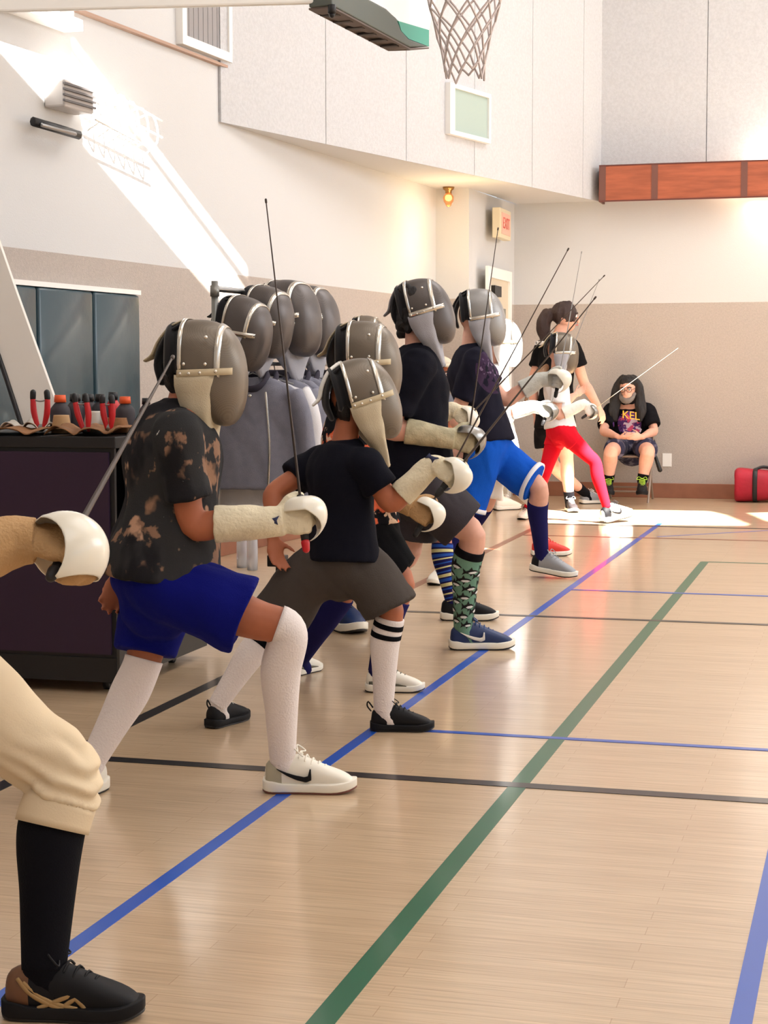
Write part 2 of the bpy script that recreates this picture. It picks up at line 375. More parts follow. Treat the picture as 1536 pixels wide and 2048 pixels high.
# ceiling lamp under the soffit
lp = G(897, 374, SOF)
t = empty('ceiling_lamp', lp, 'small brass ceiling lamp with a jelly jar glass under the soffit', 'lamp')
bm = NB(); tube(bm, [lp, lp-Z*.02, lp-Z*.035, lp-Z*.06], [.055, .05, .03, .03], sub=1, ends='flat'); put('lamp_base', bm, mat('brass', (170, 130, 80), .25, metal=1), t)
bm = NB(); tube(bm, [lp-Z*.06, lp-Z*.09, lp-Z*.13, lp-Z*.15], [.03, .05, .045, .03], sub=3); put('glass_jar', bm, mat('amber glass', (230, 180, 130), .1, trans=.7), t)
bm = NB(); ball(bm, lp-Z*.1, .022); put('bulb', bm, mat('lit bulb', (255, 220, 160), .5, emis=((255, 190, 110), 5)), t)
l = bpy.data.lights.new('lamp_glow', 'POINT'); l.energy = 10; l.color = (1, .70, .36); l.shadow_soft_size = .15
o = bpy.data.objects.new('lamp_glow', l); C.objects.link(o); o.location = lp-Z*.45+V((.2, -.55, 0))
# exit sign
ex = on_plane(984, 450, (-3.42, 0, 0), X)
bm = NB(); box(bm, (-3.42, ex.y, 2.5), (-3.34, ex.y+.5, 2.78)); t = put('exit_sign', bm, mat('cream casing', (226, 214, 184), .5), smooth=False, bevel=.008)
tag(t, 'cream exit sign box on the wall above the door by the niche', 'exit sign')
bm = NB(); box(bm, (-3.34, ex.y+.05, 2.54), (-3.335, ex.y+.45, 2.74)); put('sign_face', bm, mat('pink lit face', (240, 190, 170), .5), t, smooth=False)
def text(name, s, size, mt, parent, loc, mx, ext=.001):
    cu = bpy.data.curves.new(name, 'FONT'); cu.body = s; cu.size = size; cu.extrude = ext; cu.align_x = 'CENTER'; cu.align_y = 'CENTER'
    o = bpy.data.objects.new('tmp', cu); WS.collection.objects.link(o); WS.view_layers[0].update(); dg = WS.view_layers[0].depsgraph
    me = bpy.data.meshes.new_from_object(o.evaluated_get(dg)); bpy.data.objects.remove(o); me.name = name
    mm = Matrix((mx[0], mx[1], mx[2])).transposed().to_4x4(); mm.translation = loc; me.transform(mm)
    me.materials.clear(); me.materials.append(mt); return link(name, me, parent)
text('sign_letters', 'EXIT', .15, mat('exit red', (226, 96, 80), .5), t, V((-3.333, ex.y+.25, 2.64)), (Y, Z, X))
# outlet, on the back wall
p = on_plane(1334, 920, (0, BY, 0), Y); bm = NB(); box(bm, (p.x-.045, BY-.008, p.z-.065), (p.x+.045, BY, p.z+.065))
t = put('wall_outlet', bm, M_WHITE, smooth=False, bevel=.003); tag(t, 'white wall outlet plate right of the seated man', 'outlet')
# teal wall pads on the left wall
M_TEAL = mat('teal vinyl pad', (22, 58, 70), .35, bump=.25, bump_scale=9, coat=.2)
edges = [onL(x, 600, .05).y for x in (-90, 76, 188, 281)]
zt = onL(130, 578, .05).z
for i, lab in enumerate(('teal vinyl wall pad, leftmost behind the leaning board', 'teal vinyl wall pad, middle one of the three', 'teal vinyl wall pad nearest the clothes rack')):
    bm = NB(); lbox(bm, edges[i]+.006, edges[i+1]-.006, .12, zt, .003, .055)
    tag(put('wall_pad', bm, M_TEAL, smooth=True, bevel=.02), lab, 'wall pad', 'teal wall pads')
bm = NB(); lbox(bm, edges[0], edges[3]+.02, zt+.002, zt+.03, .001, .05); tag(put('pad_rail', bm, M_WHITE, smooth=False), 'pale mounting rail along the top of the teal pads', 'rail')
# ================================================================== PEOPLE AND THEIR KIT
SKIN = mat('skin warm', (200, 130, 100), .55, noise_amt=.08, noise_scale=25, spec=.4)
SKIN2 = mat('skin tanned', (176, 104, 72), .55, noise_amt=.08, noise_scale=25, spec=.4)
SKIN3 = mat('skin pale', (222, 168, 146), .55, noise_amt=.08, noise_scale=25, spec=.4)
M_HAIR = mat('black hair', (22, 17, 18), .5, bump=.6, bump_scale=60, stretch=(6, 6, .6))
M_HAIRB = mat('dark brown hair', (52, 32, 28), .5, bump=.6, bump_scale=60, stretch=(6, 6, .6))
M_LINING = mat('black padded lining', (20, 19, 24), .85, sheen=.2)
M_RIVET = mat('rivet', (225, 220, 210), .25, metal=1)
def meshmat(name, col):
    m = mat(name, col, .42, metal=.55); nt = m.node_tree; b = nt.nodes['Principled BSDF']
    tc = nt.nodes.new('ShaderNodeTexCoord'); ck = nt.nodes.new('ShaderNodeTexChecker'); ck.inputs['Scale'].default_value = 420
    nt.links.new(tc.outputs['Object'], ck.inputs['Vector']); c = lin(col)
    ck.inputs['Color1'].default_value = (*[v*1.12 for v in c], 1); ck.inputs['Color2'].default_value = (*[v*.82 for v in c], 1)
    nt.links.new(ck.outputs['Color'], b.inputs['Base Color'])
    return m
M_MESH = meshmat('wire mesh', (118, 108, 96)); M_MESH2 = meshmat('light wire mesh', (150, 148, 146)); M_MESHD = meshmat('dark wire mesh', (96, 90, 88))
M_BIB = mat('cream bib cloth', (206, 192, 164), .9, bump=.3, bump_scale=300); M_BIBG = mat('grey bib cloth', (172, 172, 180), .85, bump=.3, bump_scale=300)
M_GLOVE = mat('cream glove', (232, 220, 190), .75, noise_amt=.12, noise_scale=14, bump=.3, bump_scale=120)
M_GLOVET = mat('tan suede glove', (196, 156, 108), .9, noise_amt=.2, noise_scale=9, bump=.5, bump_scale=150)
M_GLOVEG = mat('grey cloth glove', (206, 206, 198), .8, noise_amt=.2, noise_scale=12, bump=.3, bump_scale=120)
M_GLOVEB = mat('beige worn glove', (200, 190, 156), .8, noise_amt=.35, noise_scale=16, bump=.3, bump_scale=120)
M_GUARD = mat('white guard', (238, 232, 216), .28, coat=.4); M_GUARDS = mat('steel guard', (150, 148, 144), .3, metal=.9)
M_BLADE = mat('blade steel', (72, 62, 56), .4, metal=.6); M_BLADEL = mat('light blade steel', (190, 180, 160), .3, metal=.6)
M_GRIP = mat('black rubber grip', (20, 18, 20), .6); M_RED = mat('red plastic', (196, 26, 34), .4)

def frame(f, up=Z):
    f = f.normalized(); l = up.cross(f).normalized(); return f, l, f.cross(l)       # forward, left, up
def mask(parent, O, f, up, s=1, mesh=M_MESH, bib=M_BIB, strap=M_BIB, top=None, flap=True, det=False):
    """sabre mask; O = centre of the rear opening. Returns the dome (or the empty when it is a thing of its own)."""
    f, l, u = frame(f, up)
    def W(x, y, z): return O + (f*x + l*y + u*z)*s
    # profile of the dome: x, top z, bottom z, half width
    PR = [(0, .135, -.06, .108), (.03, .138, -.11, .110), (.07, .136, -.150, .109), (.11, .124, -.172, .102), (.145, .094, -.168, .086), (.170, .046, -.135, .062), (.183, -.012, -.085, .03)]
    def prof(t):
        k = t*(len(PR)-1); i = min(int(k), len(PR)-2); q = k-i
        a, b, c, d = PR[max(i-1, 0)], PR[i], PR[i+1], PR[min(i+2, len(PR)-1)]
        return [cr(a[j], b[j], c[j], d[j], q) for j in range(4)]
    def dome(t, an, off=0):                     # an 0..2pi, starts at the bottom
        x, zt, zb, hw = prof(t); zc = (zt+zb)/2; hz = (zt-zb)/2+off; hw = hw+off
        c, sn = math.cos(an), math.sin(an); p = 2/2.7
        return W(x, math.copysign(abs(sn)**p, sn)*hw, zc - math.copysign(abs(c)**p, c)*hz)
    bm = NB(); g = grid(bm, lambda a, t: dome(t, a*2*PI), 40, 22, closeu=True)
    bm.faces.new([g[i][-1] for i in range(40)])
    thick(bm, .003*s)
    if top is None: root = put('fencing_mask', bm, mesh, parent); base = root
    else: root = top; base = put('mesh_dome', bm, mesh, top)
    def band(name, t, hw_, a0, a1, off, mt):
        bm = NB(); grid(bm, lambda a, k: dome(min(max(t+(k-.5)*hw_, 0), 1), a0+(a1-a0)*a, off), 36, 3); thick(bm, .003*s); put(name, bm, mt, root)
    band('rear_trim', .035, .09, .24*PI, 1.76*PI, .005, M_CHROME)
    band('middle_trim', .53, .075, .50*PI, 1.50*PI, .004, M_CHROME)
    for sd in (-1, 1):
        bm = NB()
        def st(a, k):
            x, zt, zb, hw = prof(.02+.72*a); return W(x, sd*(hw+.006), -.022+.012*a+(k-.5)*.02)
        grid(bm, st, 12, 3); thick(bm, .004*s); put('side_strap', bm, M_CHROME if bib is M_BIBG else mat('cream leather strap', (205, 188, 155), .6), root)
        if not det: continue
        for x, z in ((.022, .006), (.085, .008), (.085, .085), (.012, -.022), (.038, -.021), (.07, -.018), (.115, -.012)):
            xx, zt, zb, hw = prof(x/.028 / 6 if x < .03 else .1+x/.17*.6)
            bm = NB(); ball(bm, W(x, sd*(hw+.008), z), .0058*s, u=8, v=6); put('rivet', bm, M_RIVET, root)
    # cloth bib: open U shaped sections from the cheek line down to a point on the chest
    S = [(-.026, -.006, .118, .117), (-.07, -.004, .112, .116), (-.11, .008, .104, .110), (-.15, .026, .098, .098), (-.19, .046, .096, .072), (-.235, .064, .096, .040), (-.268, .078, .094, .014)]
    def bb(a, k):
        k2 = k*(len(S)-1); i = min(int(k2), len(S)-2); q = k2-i; z, x0, x1, hw = [S[i][j]*(1-q)+S[i+1][j]*q for j in range(4)]
        an = -PI/2+PI*a; c, sn = math.cos(an), math.sin(an)
        return W(x0+(x1-x0)*abs(c)**.3, math.copysign(abs(sn)**.32, sn)*(hw+.003*math.sin(k*17+a*6)), z+.004*math.sin(a*9+k*5))
    bm = NB(); grid(bm, bb, 60, 16); thick(bm, .009*s); put('bib', bm, bib, root)
    # lining that closes the head opening behind the rim, and the sprung back tongue
    bm = NB(); grid(bm, lambda a, k: dome(.0, (.25+1.5*a)*PI, -.006-.016*math.sin(k*PI))+f*(-.035*k*s), 30, 5); thick(bm, .012*s); put('lining', bm, M_LINING, root)
    if flap:
        pts = [W(.0, 0, .132), W(-.04, 0, .112), W(-.075, 0, .07), W(-.095, 0, .03), W(-.122, 0, .012)]
        bm = NB(); tube(bm, pts, [(.058*s, .007), (.056*s, .007), (.052*s, .007), (.046*s, .007), (.026*s, .005)], n=12, side=l, sub=4); put('tongue', bm, strap, root)
        bm = NB(); pts = [W(-.006, 0, .118), W(-.04, 0, .094), W(-.066, 0, .05), W(-.078, 0, .0), W(-.07, 0, -.05)]
        tube(bm, pts, [(.07*s, .012), (.07*s, .012), (.066*s, .013), (.06*s, .013), (.045*s, .01)], n=12, side=l, sub=4); put('tongue_pad', bm, M_LINING, root)
    return root

def finger(bm, base, d, n, L, r, curl):
    p = [base]; a = 0
    for k, q in enumerate((.46, .30, .24)):
        a += curl[k]; dd = d*math.cos(a)+n*math.sin(a); p.append(p[-1]+dd*(L*q))
    tube(bm, p, [r, r*.97, r*.9, r*.72], n=10, sub=3)
def hand(bm, wr, d, n, wdir, s=1, r=.0085, curl=(.3, .4, .3), thumbcurl=.3, spread=.05):
    """wr wrist, d towards the fingers, n out of the palm, wdir thumb side"""
    tube(bm, [wr-d*.02*s, wr+d*.03*s, wr+d*.06*s, wr+d*.088*s], [(.024*s, .018*s), (.032*s, .016*s), (.040*s, .015*s), (.038*s, .012*s)], n=14, side=wdir, sub=3)
    for k, (o, L, fw) in enumerate(((.029, .072, .082), (.010, .080, .088), (-.009, .075, .086), (-.027, .060, .078))):
        b = wr+d*fw*s+wdir*o*s; dd = (d+wdir*spread*(1.5-k)).normalized(); finger(bm, b, dd, n, L*s, r*s*(1 if k < 3 else .88), curl)
    b = wr+d*.028*s+wdir*.026*s+n*.006*s
    td = (d*.65+wdir*.62+n*.3).normalized(); finger(bm, b, td, (d*.5+n*.8-wdir*.3).normalized(), .068*s, r*1.12*s, (0, thumbcurl, thumbcurl))

def sabre(name, B, T, k, n, label, gmat=M_GUARD, bmat=M_BLADE, s=1, bend=None, pommel=M_GRIP, gs=.94, bw=1.0):
    """B blade root at the guard, T tip, k = knuckle side; top-level thing"""
    w = (T-B).normalized(); k = (k-w*k.dot(w)).normalized(); q = w.cross(k)
    root = empty(name, B, label, 'sabre', 'sabres held by the fencers')
    prof = [(.010, .0), (.040, -.003), (.062, -.014), (.076, -.034), (.080, -.06), (.074, -.088), (.056, -.115), (.034, -.134), (.016, -.142)]
    def pr(t):
        i = min(int(t*8), 7); u = t*8-i; a, b, c, d = prof[max(i-1, 0)], prof[i], prof[i+1], prof[min(i+2, 8)]
        return cr(a[0], b[0], c[0], d[0], u), cr(a[1], b[1], c[1], d[1], u)
    def sh(a, t):
        an = (a-.5)*2*PI; e = min(abs(an)/PI, 1)
        tm = 1 if e < .11 else (.42+.58*max(0, 1-(e-.11)/.40)**1.4)
        r, zz = pr(t*tm)
        an2 = an*(1-.45*max(0, t*tm-.5)/.5*(1 if e < .55 else 0))
        rr = r*(.98 if e < .5 else 1.0-.18*(e-.5)/.5)
        return B + (k*math.cos(an2)*rr + q*math.sin(an2)*rr*.92 + w*zz)*s*gs
    bm = NB(); grid(bm, sh, 56, 20, closeu=True); bmesh.ops.remove_doubles(bm, verts=bm.verts, dist=.0002); thick(bm, .0025*s)
    put('guard', bm, gmat, root)
    bm = NB(); tube(bm, [B-w*.004, B-w*.05*s, B-w*.10*s, B-w*.135*s], [(.010, .013), (.011, .014), (.010, .013), (.009, .011)], n=12, side=q, sub=3); put('grip', bm, M_GRIP, root)
    bm = NB(); tube(bm, [B-w*.135*s, B-w*.155*s], [.013, .011], n=12, sub=2); put('pommel', bm, pommel, root)
    pts = [B-w*.002, B+(T-B)*.3, B+(T-B)*.65, T]
    if bend is not None: pts[1] += bend*.7; pts[2] += bend
    bm = NB(); tube(bm, pts, [(.0052*bw, .0042*bw), (.0044*bw, .0034*bw), (.0032*bw, .0024*bw), (.0022*bw, .0018*bw)], n=8, side=q, sub=6)
    tube(bm, [T-w*.004, T+w*.004], .0036*bw, n=8, sub=1); put('blade', bm, bmat, root)
    return root, w

def limb_pts(h, k, a, back, s):
    return [h, h.lerp(k, .35), h.lerp(k, .75), k, k.lerp(a, .3)+back*.014*s, k.lerp(a, .62)+back*.008*s, a]
LEG_T = [0, .35, .75, 1, 1.3, 1.62, 2]; LEG_R = [.083, .078, .06, .053, .055, .044, .034]
def leg_at(pts, s, t, add=0, rs=None):
    rs = rs or LEG_R
    for i in range(6):
        if t <= LEG_T[i+1] or i == 5:
            u = (t-LEG_T[i])/(LEG_T[i+1]-LEG_T[i])
            a, b, c, d = [pts[min(max(j, 0), 6)] for j in (i-1, i, i+1, i+2)]; p = cr(a, b, c, d, u)
            a, b, c, d = [rs[min(max(j, 0), 6)] for j in (i-1, i, i+1, i+2)]; return p, cr(a, b, c, d, u)*s+add
def leg_seg(bm, pts, s, t0, t1, add, n=18, steps=14, matfn=None, ends='flat', flare=0, fold=0):
    pp = []; rr = []
    for i in range(steps+1):
        u = i/steps; p, r = leg_at(pts, s, t0+(t1-t0)*u, add); r += flare*u + fold*math.sin(i*2.1)*.3; pp.append(p); rr.append(r)
    tube(bm, pp, rr, n=n, sub=1, ends=ends, matfn=matfn, side=X+Y*.3); return pp, rr

def shoe(parent, heel, toe, s=1, up=Z, upper=M_WHITE, sole=M_WHITE, lace=M_WHITE, extra=None, pull=False, name='shoe', heelmat=None, out=None):
    """heel, toe = ends of the sole on the ground; the camera side is -l"""
    f = (toe-heel); L = f.length; f, l, u = frame(f, up); k = L/.29
    W = lambda x, y, z: heel + f*(x*k) + l*(y*k) + u*(z*k)
    OUT = [(0, .016), (.004, .026), (.015, .034), (.05, .038), (.10, .037), (.15, .041), (.20, .048), (.24, .046), (.262, .038), (.276, .028), (.286, .015), (.290, .004)]
    def hw(x):
        for i in range(11):
            if x <= OUT[i+1][0] or i == 10:
                q = (x-OUT[i][0])/(OUT[i+1][0]-OUT[i][0]); return OUT[i][1]*(1-q)+OUT[i+1][1]*q
    UP = [(.004, .090, .026), (.03, .106, .034), (.06, .110, .038), (.09, .120, .039), (.12, .118, .038), (.16, .098, .040), (.20, .080, .045), (.24, .066, .043), (.266, .053, .034), (.281, .039, .021), (.2875, .026, .008)]
    bm = NB(); rings = []
    for x, h, b in UP:
        ring = []
        for i in range(20):
            a = 2*PI*i/20; c, sn = math.cos(a), math.sin(a)
            y = math.copysign(abs(c)**.75, c)*b*(1 if sn < .2 else (1-.35*min(1, (sn-.2)) if x < .18 else 1)); z = .012+(h-.012)*(.5+.5*math.copysign(abs(sn)**.8, sn))
            ring.append(bm.verts.new(W(x, y, z)))
        rings.append(ring)
    for i in range(len(rings)-1):
        for j in range(20): 
            fc = bm.faces.new((rings[i][j], rings[i][(j+1) % 20], rings[i+1][(j+1) % 20], rings[i+1][j])); 
            if heelmat and i < 2: fc.material_index = 1
    bm.faces.new(rings[0][::-1]); bm.faces.new(rings[-1])
    sh = put(name, bm, [upper, heelmat] if heelmat else upper, parent, sub=1)
    def sl(z0, z1, grow, mt, nm):
        bm = NB(); N = 18; a = []; b = []
        xs = [0, .002, .005, .01, .02]+[.03+.02*i for i in range(11)]+[.245, .256, .265, .273, .279, .284, .288, .290]
        path = [(x, -hw(x)-grow) for x in xs]+[(x, hw(x)+grow) for x in xs[::-1]]
        spring = lambda x: max(0, x-.21)**2*2.2 + max(0, .02-x)*.3
        va = [bm.verts.new(W(x, y, z0+spring(x))) for x, y in path]; vb = [bm.verts.new(W(x, y*1.0, z1+spring(x)+(.006 if x < .05 else 0))) for x, y in path]; n = len(path)
        bm.faces.new(va[::-1]); bm.faces.new(vb)
        for i in range(n): bm.faces.new((va[i], va[(i+1) % n], vb[(i+1) % n], vb[i]))
        put(nm, bm, mt, sh, bevel=.003*k)
    sl(.0065, .032, .004, sole, 'midsole'); sl(0, .008, .001, out or M_BLACK, 'outsole')
    bm = NB()
    for i in range(5):
        x = .112+.019*i; h = .124-.0105*i; b = .024
        tube(bm, [W(x, -b, h-.012), W(x+.004, -b*.4, h), W(x+.006, b*.4, h), W(x+.01, b, h-.012)], .0028*k, n=6, sub=2)
    tube(bm, [W(.108, 0, .126), W(.10, -.03, .140), W(.125, -.045, .120), W(.118, -.01, .124)], .0022*k, n=6, sub=4)
    tube(bm, [W(.108, 0, .126), W(.105, .03, .140), W(.13, .04, .120), W(.118, .01, .124)], .0022*k, n=6, sub=4)
    put('laces', bm, lace, sh)
    def side(nm, poly_lo, poly_hi, mt):
        for sd in (-1, 1):
            bm = NB(); n_ = 14
            def g(a, k2):
                i = a*(len(poly_lo)-1); j = min(int(i), len(poly_lo)-2); q = i-j
                A = V(poly_lo[j]).lerp(V(poly_lo[j+1]), q); Bq = V(poly_hi[j]).lerp(V(poly_hi[j+1]), q); p = A.lerp(Bq, k2)
                h, b = next(((UP[m_][1]*(1-t_)+UP[m_+1][1]*t_, UP[m_][2]*(1-t_)+UP[m_+1][2]*t_) for m_ in range(10) for t_ in [(p.x-UP[m_][0])/(UP[m_+1][0]-UP[m_][0])] if 0 <= t_ <= 1), (.05, .04))
                sn = max(-1, min(1, ((p.y-.012)/(h-.012)-.5)*2)); sn = math.copysign(abs(sn)**1.25, sn); c = math.sqrt(max(0, 1-sn*sn))**.75
                return W(p.x, sd*(b*c*(1 if sn < .2 else 1-.3*(sn-.2))+.0035), p.y)
            grid(bm, g, 20, 4); thick(bm, .0022*k); put(nm, bm, mt, sh)
    if extra: 
        for e in extra: side(*e)
    if pull:
        bm = NB(); tube(bm, [W(.004, 0, .09), W(-.012, 0, .112), W(-.008, 0, .132), W(.012, 0, .106)], (.0035*k), n=8, sub=3); put('pull_loop', bm, upper, sh)
    return sh, (f, l, u, k, W)
SW_LO = [(.045, .078), (.075, .060), (.105, .046), (.135, .038), (.152, .046), (.150, .078)]
SW_HI = [(.045, .080), (.075, .069), (.105, .060), (.130, .055), (.141, .058), (.146, .079)]
SWOOSH = lambda mt: ('side_logo', [(x, y) for x, y in SW_LO], [(x, y) for x, y in SW_HI], mt)

def person(name, label, D, s, face, neck, pelvis, head=None, skin=SKIN, arms=(), legs=(), shirt=None, shorts=None, mk=None, hair=None,
           tdepth=1.0, vox=.0065, torso=1.0, hem=-.02, shw=1.0, group='fencers in the row', headr=1.0, sleeve=.62, loose=1.0, shoulder_drop=.045, waistz=0):
    """neck, pelvis = (px, py, depth offset); face = heading in degrees from +X towards +Y"""
    q = lambda t: P(t[0], t[1], D+(t[2] if len(t) > 2 else 0))
    f = V((math.cos(math.radians(face)), math.sin(math.radians(face)), 0)); rt = f.cross(Z)          # rt = to the person's right
    N, PV = q(neck), q(pelvis); ax = (N-PV).normalized()
    root = empty(name, V((PV.x, PV.y, 0)), label, 'person', group)
    bm = NB(); ts = torso*s
    TP = [PV-ax*.06*s, PV+ax*.02*s, PV.lerp(N, .35), PV.lerp(N, .68)-f*.01*s, PV.lerp(N, .90), N+ax*.0]
    tube(bm, TP, [(.12*ts, .085*ts), (.12*ts, .085*ts), (.11*ts, .082*ts), (.135*ts, .098*ts), (.115*ts, .075*ts), (.05*s, .05*s)], n=20, side=rt, sub=4)
    hc = q(head) if head else N+ax*.10*s+f*.03*s
    if mk:
        O = P(mk['at'][0], mk['at'][1], D+(mk['at'][2] if len(mk['at']) > 2 else 0)); a_ = math.radians(mk.get('yaw', face)); p_ = math.radians(mk.get('pitch', 0)); ms = mk.get('s', 1)
        mkf = V((math.cos(a_)*math.cos(p_), math.sin(a_)*math.cos(p_), math.sin(p_))); hc = O+mkf*.022*ms-Z*.008*ms; headr = .90*ms/s
    tube(bm, [N-ax*.04*s, N.lerp(hc, .4), hc-Z*.03*s], [.055*s, .05*s, .05*s], sub=2)
    ball(bm, hc+Z*.02*s*headr, (.092*s*headr, .076*s*headr, .108*s*headr), frame(f))
    ball(bm, hc+f*.035*s-Z*.055*s, (.055*s, .05*s, .052*s), frame(f))
    sh_pts = {}; kits = []
    for a in arms:
        sg = 1 if a['side'] == 'R' else -1
        S = N-ax*shoulder_drop*s*2+rt*sg*.155*ts*shw
        if 'shoulder' in a: S = q(a['shoulder'])
        E = q(a['elbow'])
        if 'blade' in a:
            B, T = q(a['blade'][0]), q(a['blade'][1]); w = (T-B).normalized()
            gc = B-w*.065*s; d0 = gc-E; d = (d0-w*d0.dot(w)).normalized(); d = (d*.93+d0.normalized()*.25).normalized(); d = (d-w*d.dot(w)).normalized()
            n = (w.cross(d) if sg > 0 else d.cross(w)).normalized()
            Wr = gc-d*.092*s-n*.022*s
            hd = dict(d=d, n=n, w=w, curl=(1.25, 1.5, .9), th=.55)
            kn = (d*a.get('kd', 1)-n*a.get('kn', -.12)).normalized(); sw = a.get('sabre', {})
            sabre('sabre', B, T, kn, n, sw.pop('label', label+' sabre'), s=sw.pop('s', max(s, .9)), **sw)
        else:
            Wr = q(a['wrist']); d = (q(a['tip'])-Wr).normalized() if 'tip' in a else (Wr-E).normalized()
            n = a.get('palm', -rt*sg); n = (n-d*n.dot(d)).normalized(); w = (d.cross(n) if sg > 0 else n.cross(d)).normalized()
            hd = dict(d=d, n=n, w=w, curl=a.get('curl', (.45, .5, .35)), th=.25)
        tube(bm, [S-rt*sg*.03*s, S.lerp(E, .1), S.lerp(E, .5), E, E.lerp(Wr, .3), E.lerp(Wr, .7), Wr], [.052*s, .053*s, .045*s, .040*s, .042*s, .033*s, (.027*s)], n=16, sub=4)
        if not a.get('glove'):
            hand(bm, Wr, hd['d'], hd['n'], hd['w'], s, curl=hd['curl'], thumbcurl=hd['th'])
        kits.append((a, S, E, Wr, hd, sg))
    for g in legs:
        sg = 1 if g['side'] == 'R' else -1
        Hp = PV+rt*sg*.085*ts-ax*.03*s
        if 'hip' in g: Hp = q(g['hip'])
        K = q(g['knee']); z0 = g.get('lift', 0)
        heel = g['heel3'] if 'heel3' in g else G(*g['heel'], z0) if len(g['heel']) == 2 else q(g['heel'])
        toe = g['toe3'] if 'toe3' in g else G(*g['toe'], g.get('tlift', z0)) if len(g['toe']) == 2 else q(g['toe'])
        fs, ls, us = frame(toe-heel); L = (toe-heel).length
        A = heel+fs*L*g.get('ao', .21)+us*L*.33
        back = -(A-K).normalized().cross(ls).cross((A-K).normalized()) if False else (-fs-(A-K).normalized()*(-fs).dot((A-K).normalized()))
        pts = limb_pts(Hp, K, A, back, s); rr = [r*g.get('rs', 1) for r in LEG_R]
        pp = [leg_at(pts, s*g.get('rs', 1), t/10)for t in range(0, 21)]
        tube(bm, [p for p, r in pp]+[A-us*.03*s+fs*.02*s], [r for p, r in pp]+[.03*s], n=16, sub=1)
        g['_'] = (pts, heel, toe, A, Hp, K)
    body = put('body', bm, skin, root, voxel=vox, relax=4)
    # clothes
    if shirt:
        mt = shirt; bm = NB(); hp = PV+ax*hem*s
        if shirt is not None:
            tube(bm, [hp, PV.lerp(N, .15+max(hem, 0)), PV.lerp(N, .40), PV.lerp(N, .68)-f*.012*s, PV.lerp(N, .86)-f*.008*s, N-ax*.025*s, N+ax*.0*s],
                 [(.183*ts*loose, .148*ts*tdepth), (.166*ts*loose, .132*ts*tdepth), (.148*ts*loose, .112*ts*tdepth), (.162*ts, .122*ts*tdepth), (.155*ts, .10*ts), (.098*s, .075*s), (.072*s, .064*s)], n=24, side=rt, sub=4, ends='flat')
            for a, S, E, Wr, hd, sg in kits:
                e = a.get('sleeve', sleeve); Q = S.lerp(E, e)
                tube(bm, [S-rt*sg*.09*s-ax*.01*s, S-rt*sg*.01*s, S.lerp(Q, .35), S.lerp(Q, .7), Q], [(.07*s), .073*s, .07*s, .068*s*loose, .071*s*loose], n=18, sub=4, ends='flat')
        put('shirt', bm, mt, root, voxel=.008*max(s, .9), relax=7, wr=(.011*s, 9, (1, 1, .8), 1))
    if shorts:
        bm = NB(); mt, th, fl_ = shorts[:3]
        tube(bm, [PV+ax*.10*s, PV+ax*.03*s, PV-ax*.05*s, PV-ax*.10*s], [(.138*ts, .108*ts), (.152*ts, .125*ts), (.152*ts, .128*ts), (.11*ts, .10*ts)], n=22, side=rt, sub=3)
        ends_ = []
        for g in legs:
            pts = g['_'][0]; t_ = g.get('hem', th); k_ = 10
            pp = [leg_at(pts, s, t_*i/k_) for i in range(k_+1)]; fl2 = g.get('flare', fl_)
            rr = [max(r+.018*s+fl2*s*(i/k_), .088*s) for i, (p, r) in enumerate(pp)]
            ball(bm, pp[0][0], max(rr[0]*.97, .098*s)); cc = PV-ax*.035*s; ball(bm, cc.lerp(pp[2][0], .35), .132*s); ball(bm, cc.lerp(pp[3][0], .62), .120*s); ball(bm, cc.lerp(pp[4][0], .8), .112*s)
            tube(bm, [p for p, r in pp], rr, n=20, sub=1, ends='flat'); ends_.append((pp, rr, g))
        so_ = put('shorts', bm, mt, root, voxel=.008*max(s, .9), relax=4, wr=(.014*s, 7, (1, 1, .7), 1))
        if len(shorts) > 3:
            for pp, rr, g in ends_:
                bm = NB(); d_ = (pp[-1][0]-pp[-2][0]).normalized(); e_ = pp[-1][0]
                tube(bm, [e_-d_*.032*s, e_-d_*.008*s], [rr[-1]+.009, rr[-1]+.010], n=24, sub=2, ends='flat'); put('hem_stripe', bm, shorts[3], so_)
    for g in legs:
        pts, heel, toe, A, Hp, K = g['_']
        if g.get('sock'):
            mt, t0 = g['sock'][:2]; mf = g['sock'][2] if len(g['sock']) > 2 else None
            bm = NB(); pp, rr = leg_seg(bm, pts, s*g.get('rs', 1), t0, 2.0, .0045, n=24, steps=40, matfn=mf)
            dn = (toe-heel).normalized(); 
            sk = put('sock', bm, mt, root)
            bm = NB(); tube(bm, [pp[-3], A-Z*.02*s+dn*.01*s, A-Z*.045*s+dn*.03*s], [rr[-1]+.001, .037*s, .036*s], sub=3); put('sock_foot', bm, mt if not isinstance(mt, list) else mt[0], sk)
            for (u, wd_, m2) in g.get('bands', ()):
                bm = NB(); pp2 = [leg_at(pts, s*g.get('rs', 1), u+wd_*i/3) for i in range(4)]
                tube(bm, [p for p, r in pp2], [r+.0062 for p, r in pp2], n=24, sub=1, ends='flat', side=X+Y*.3); put('stripe', bm, m2, sk)
            g['sockobj'] = sk
        if g.get('shoe'): shoe(root, heel, toe, **g['shoe'])
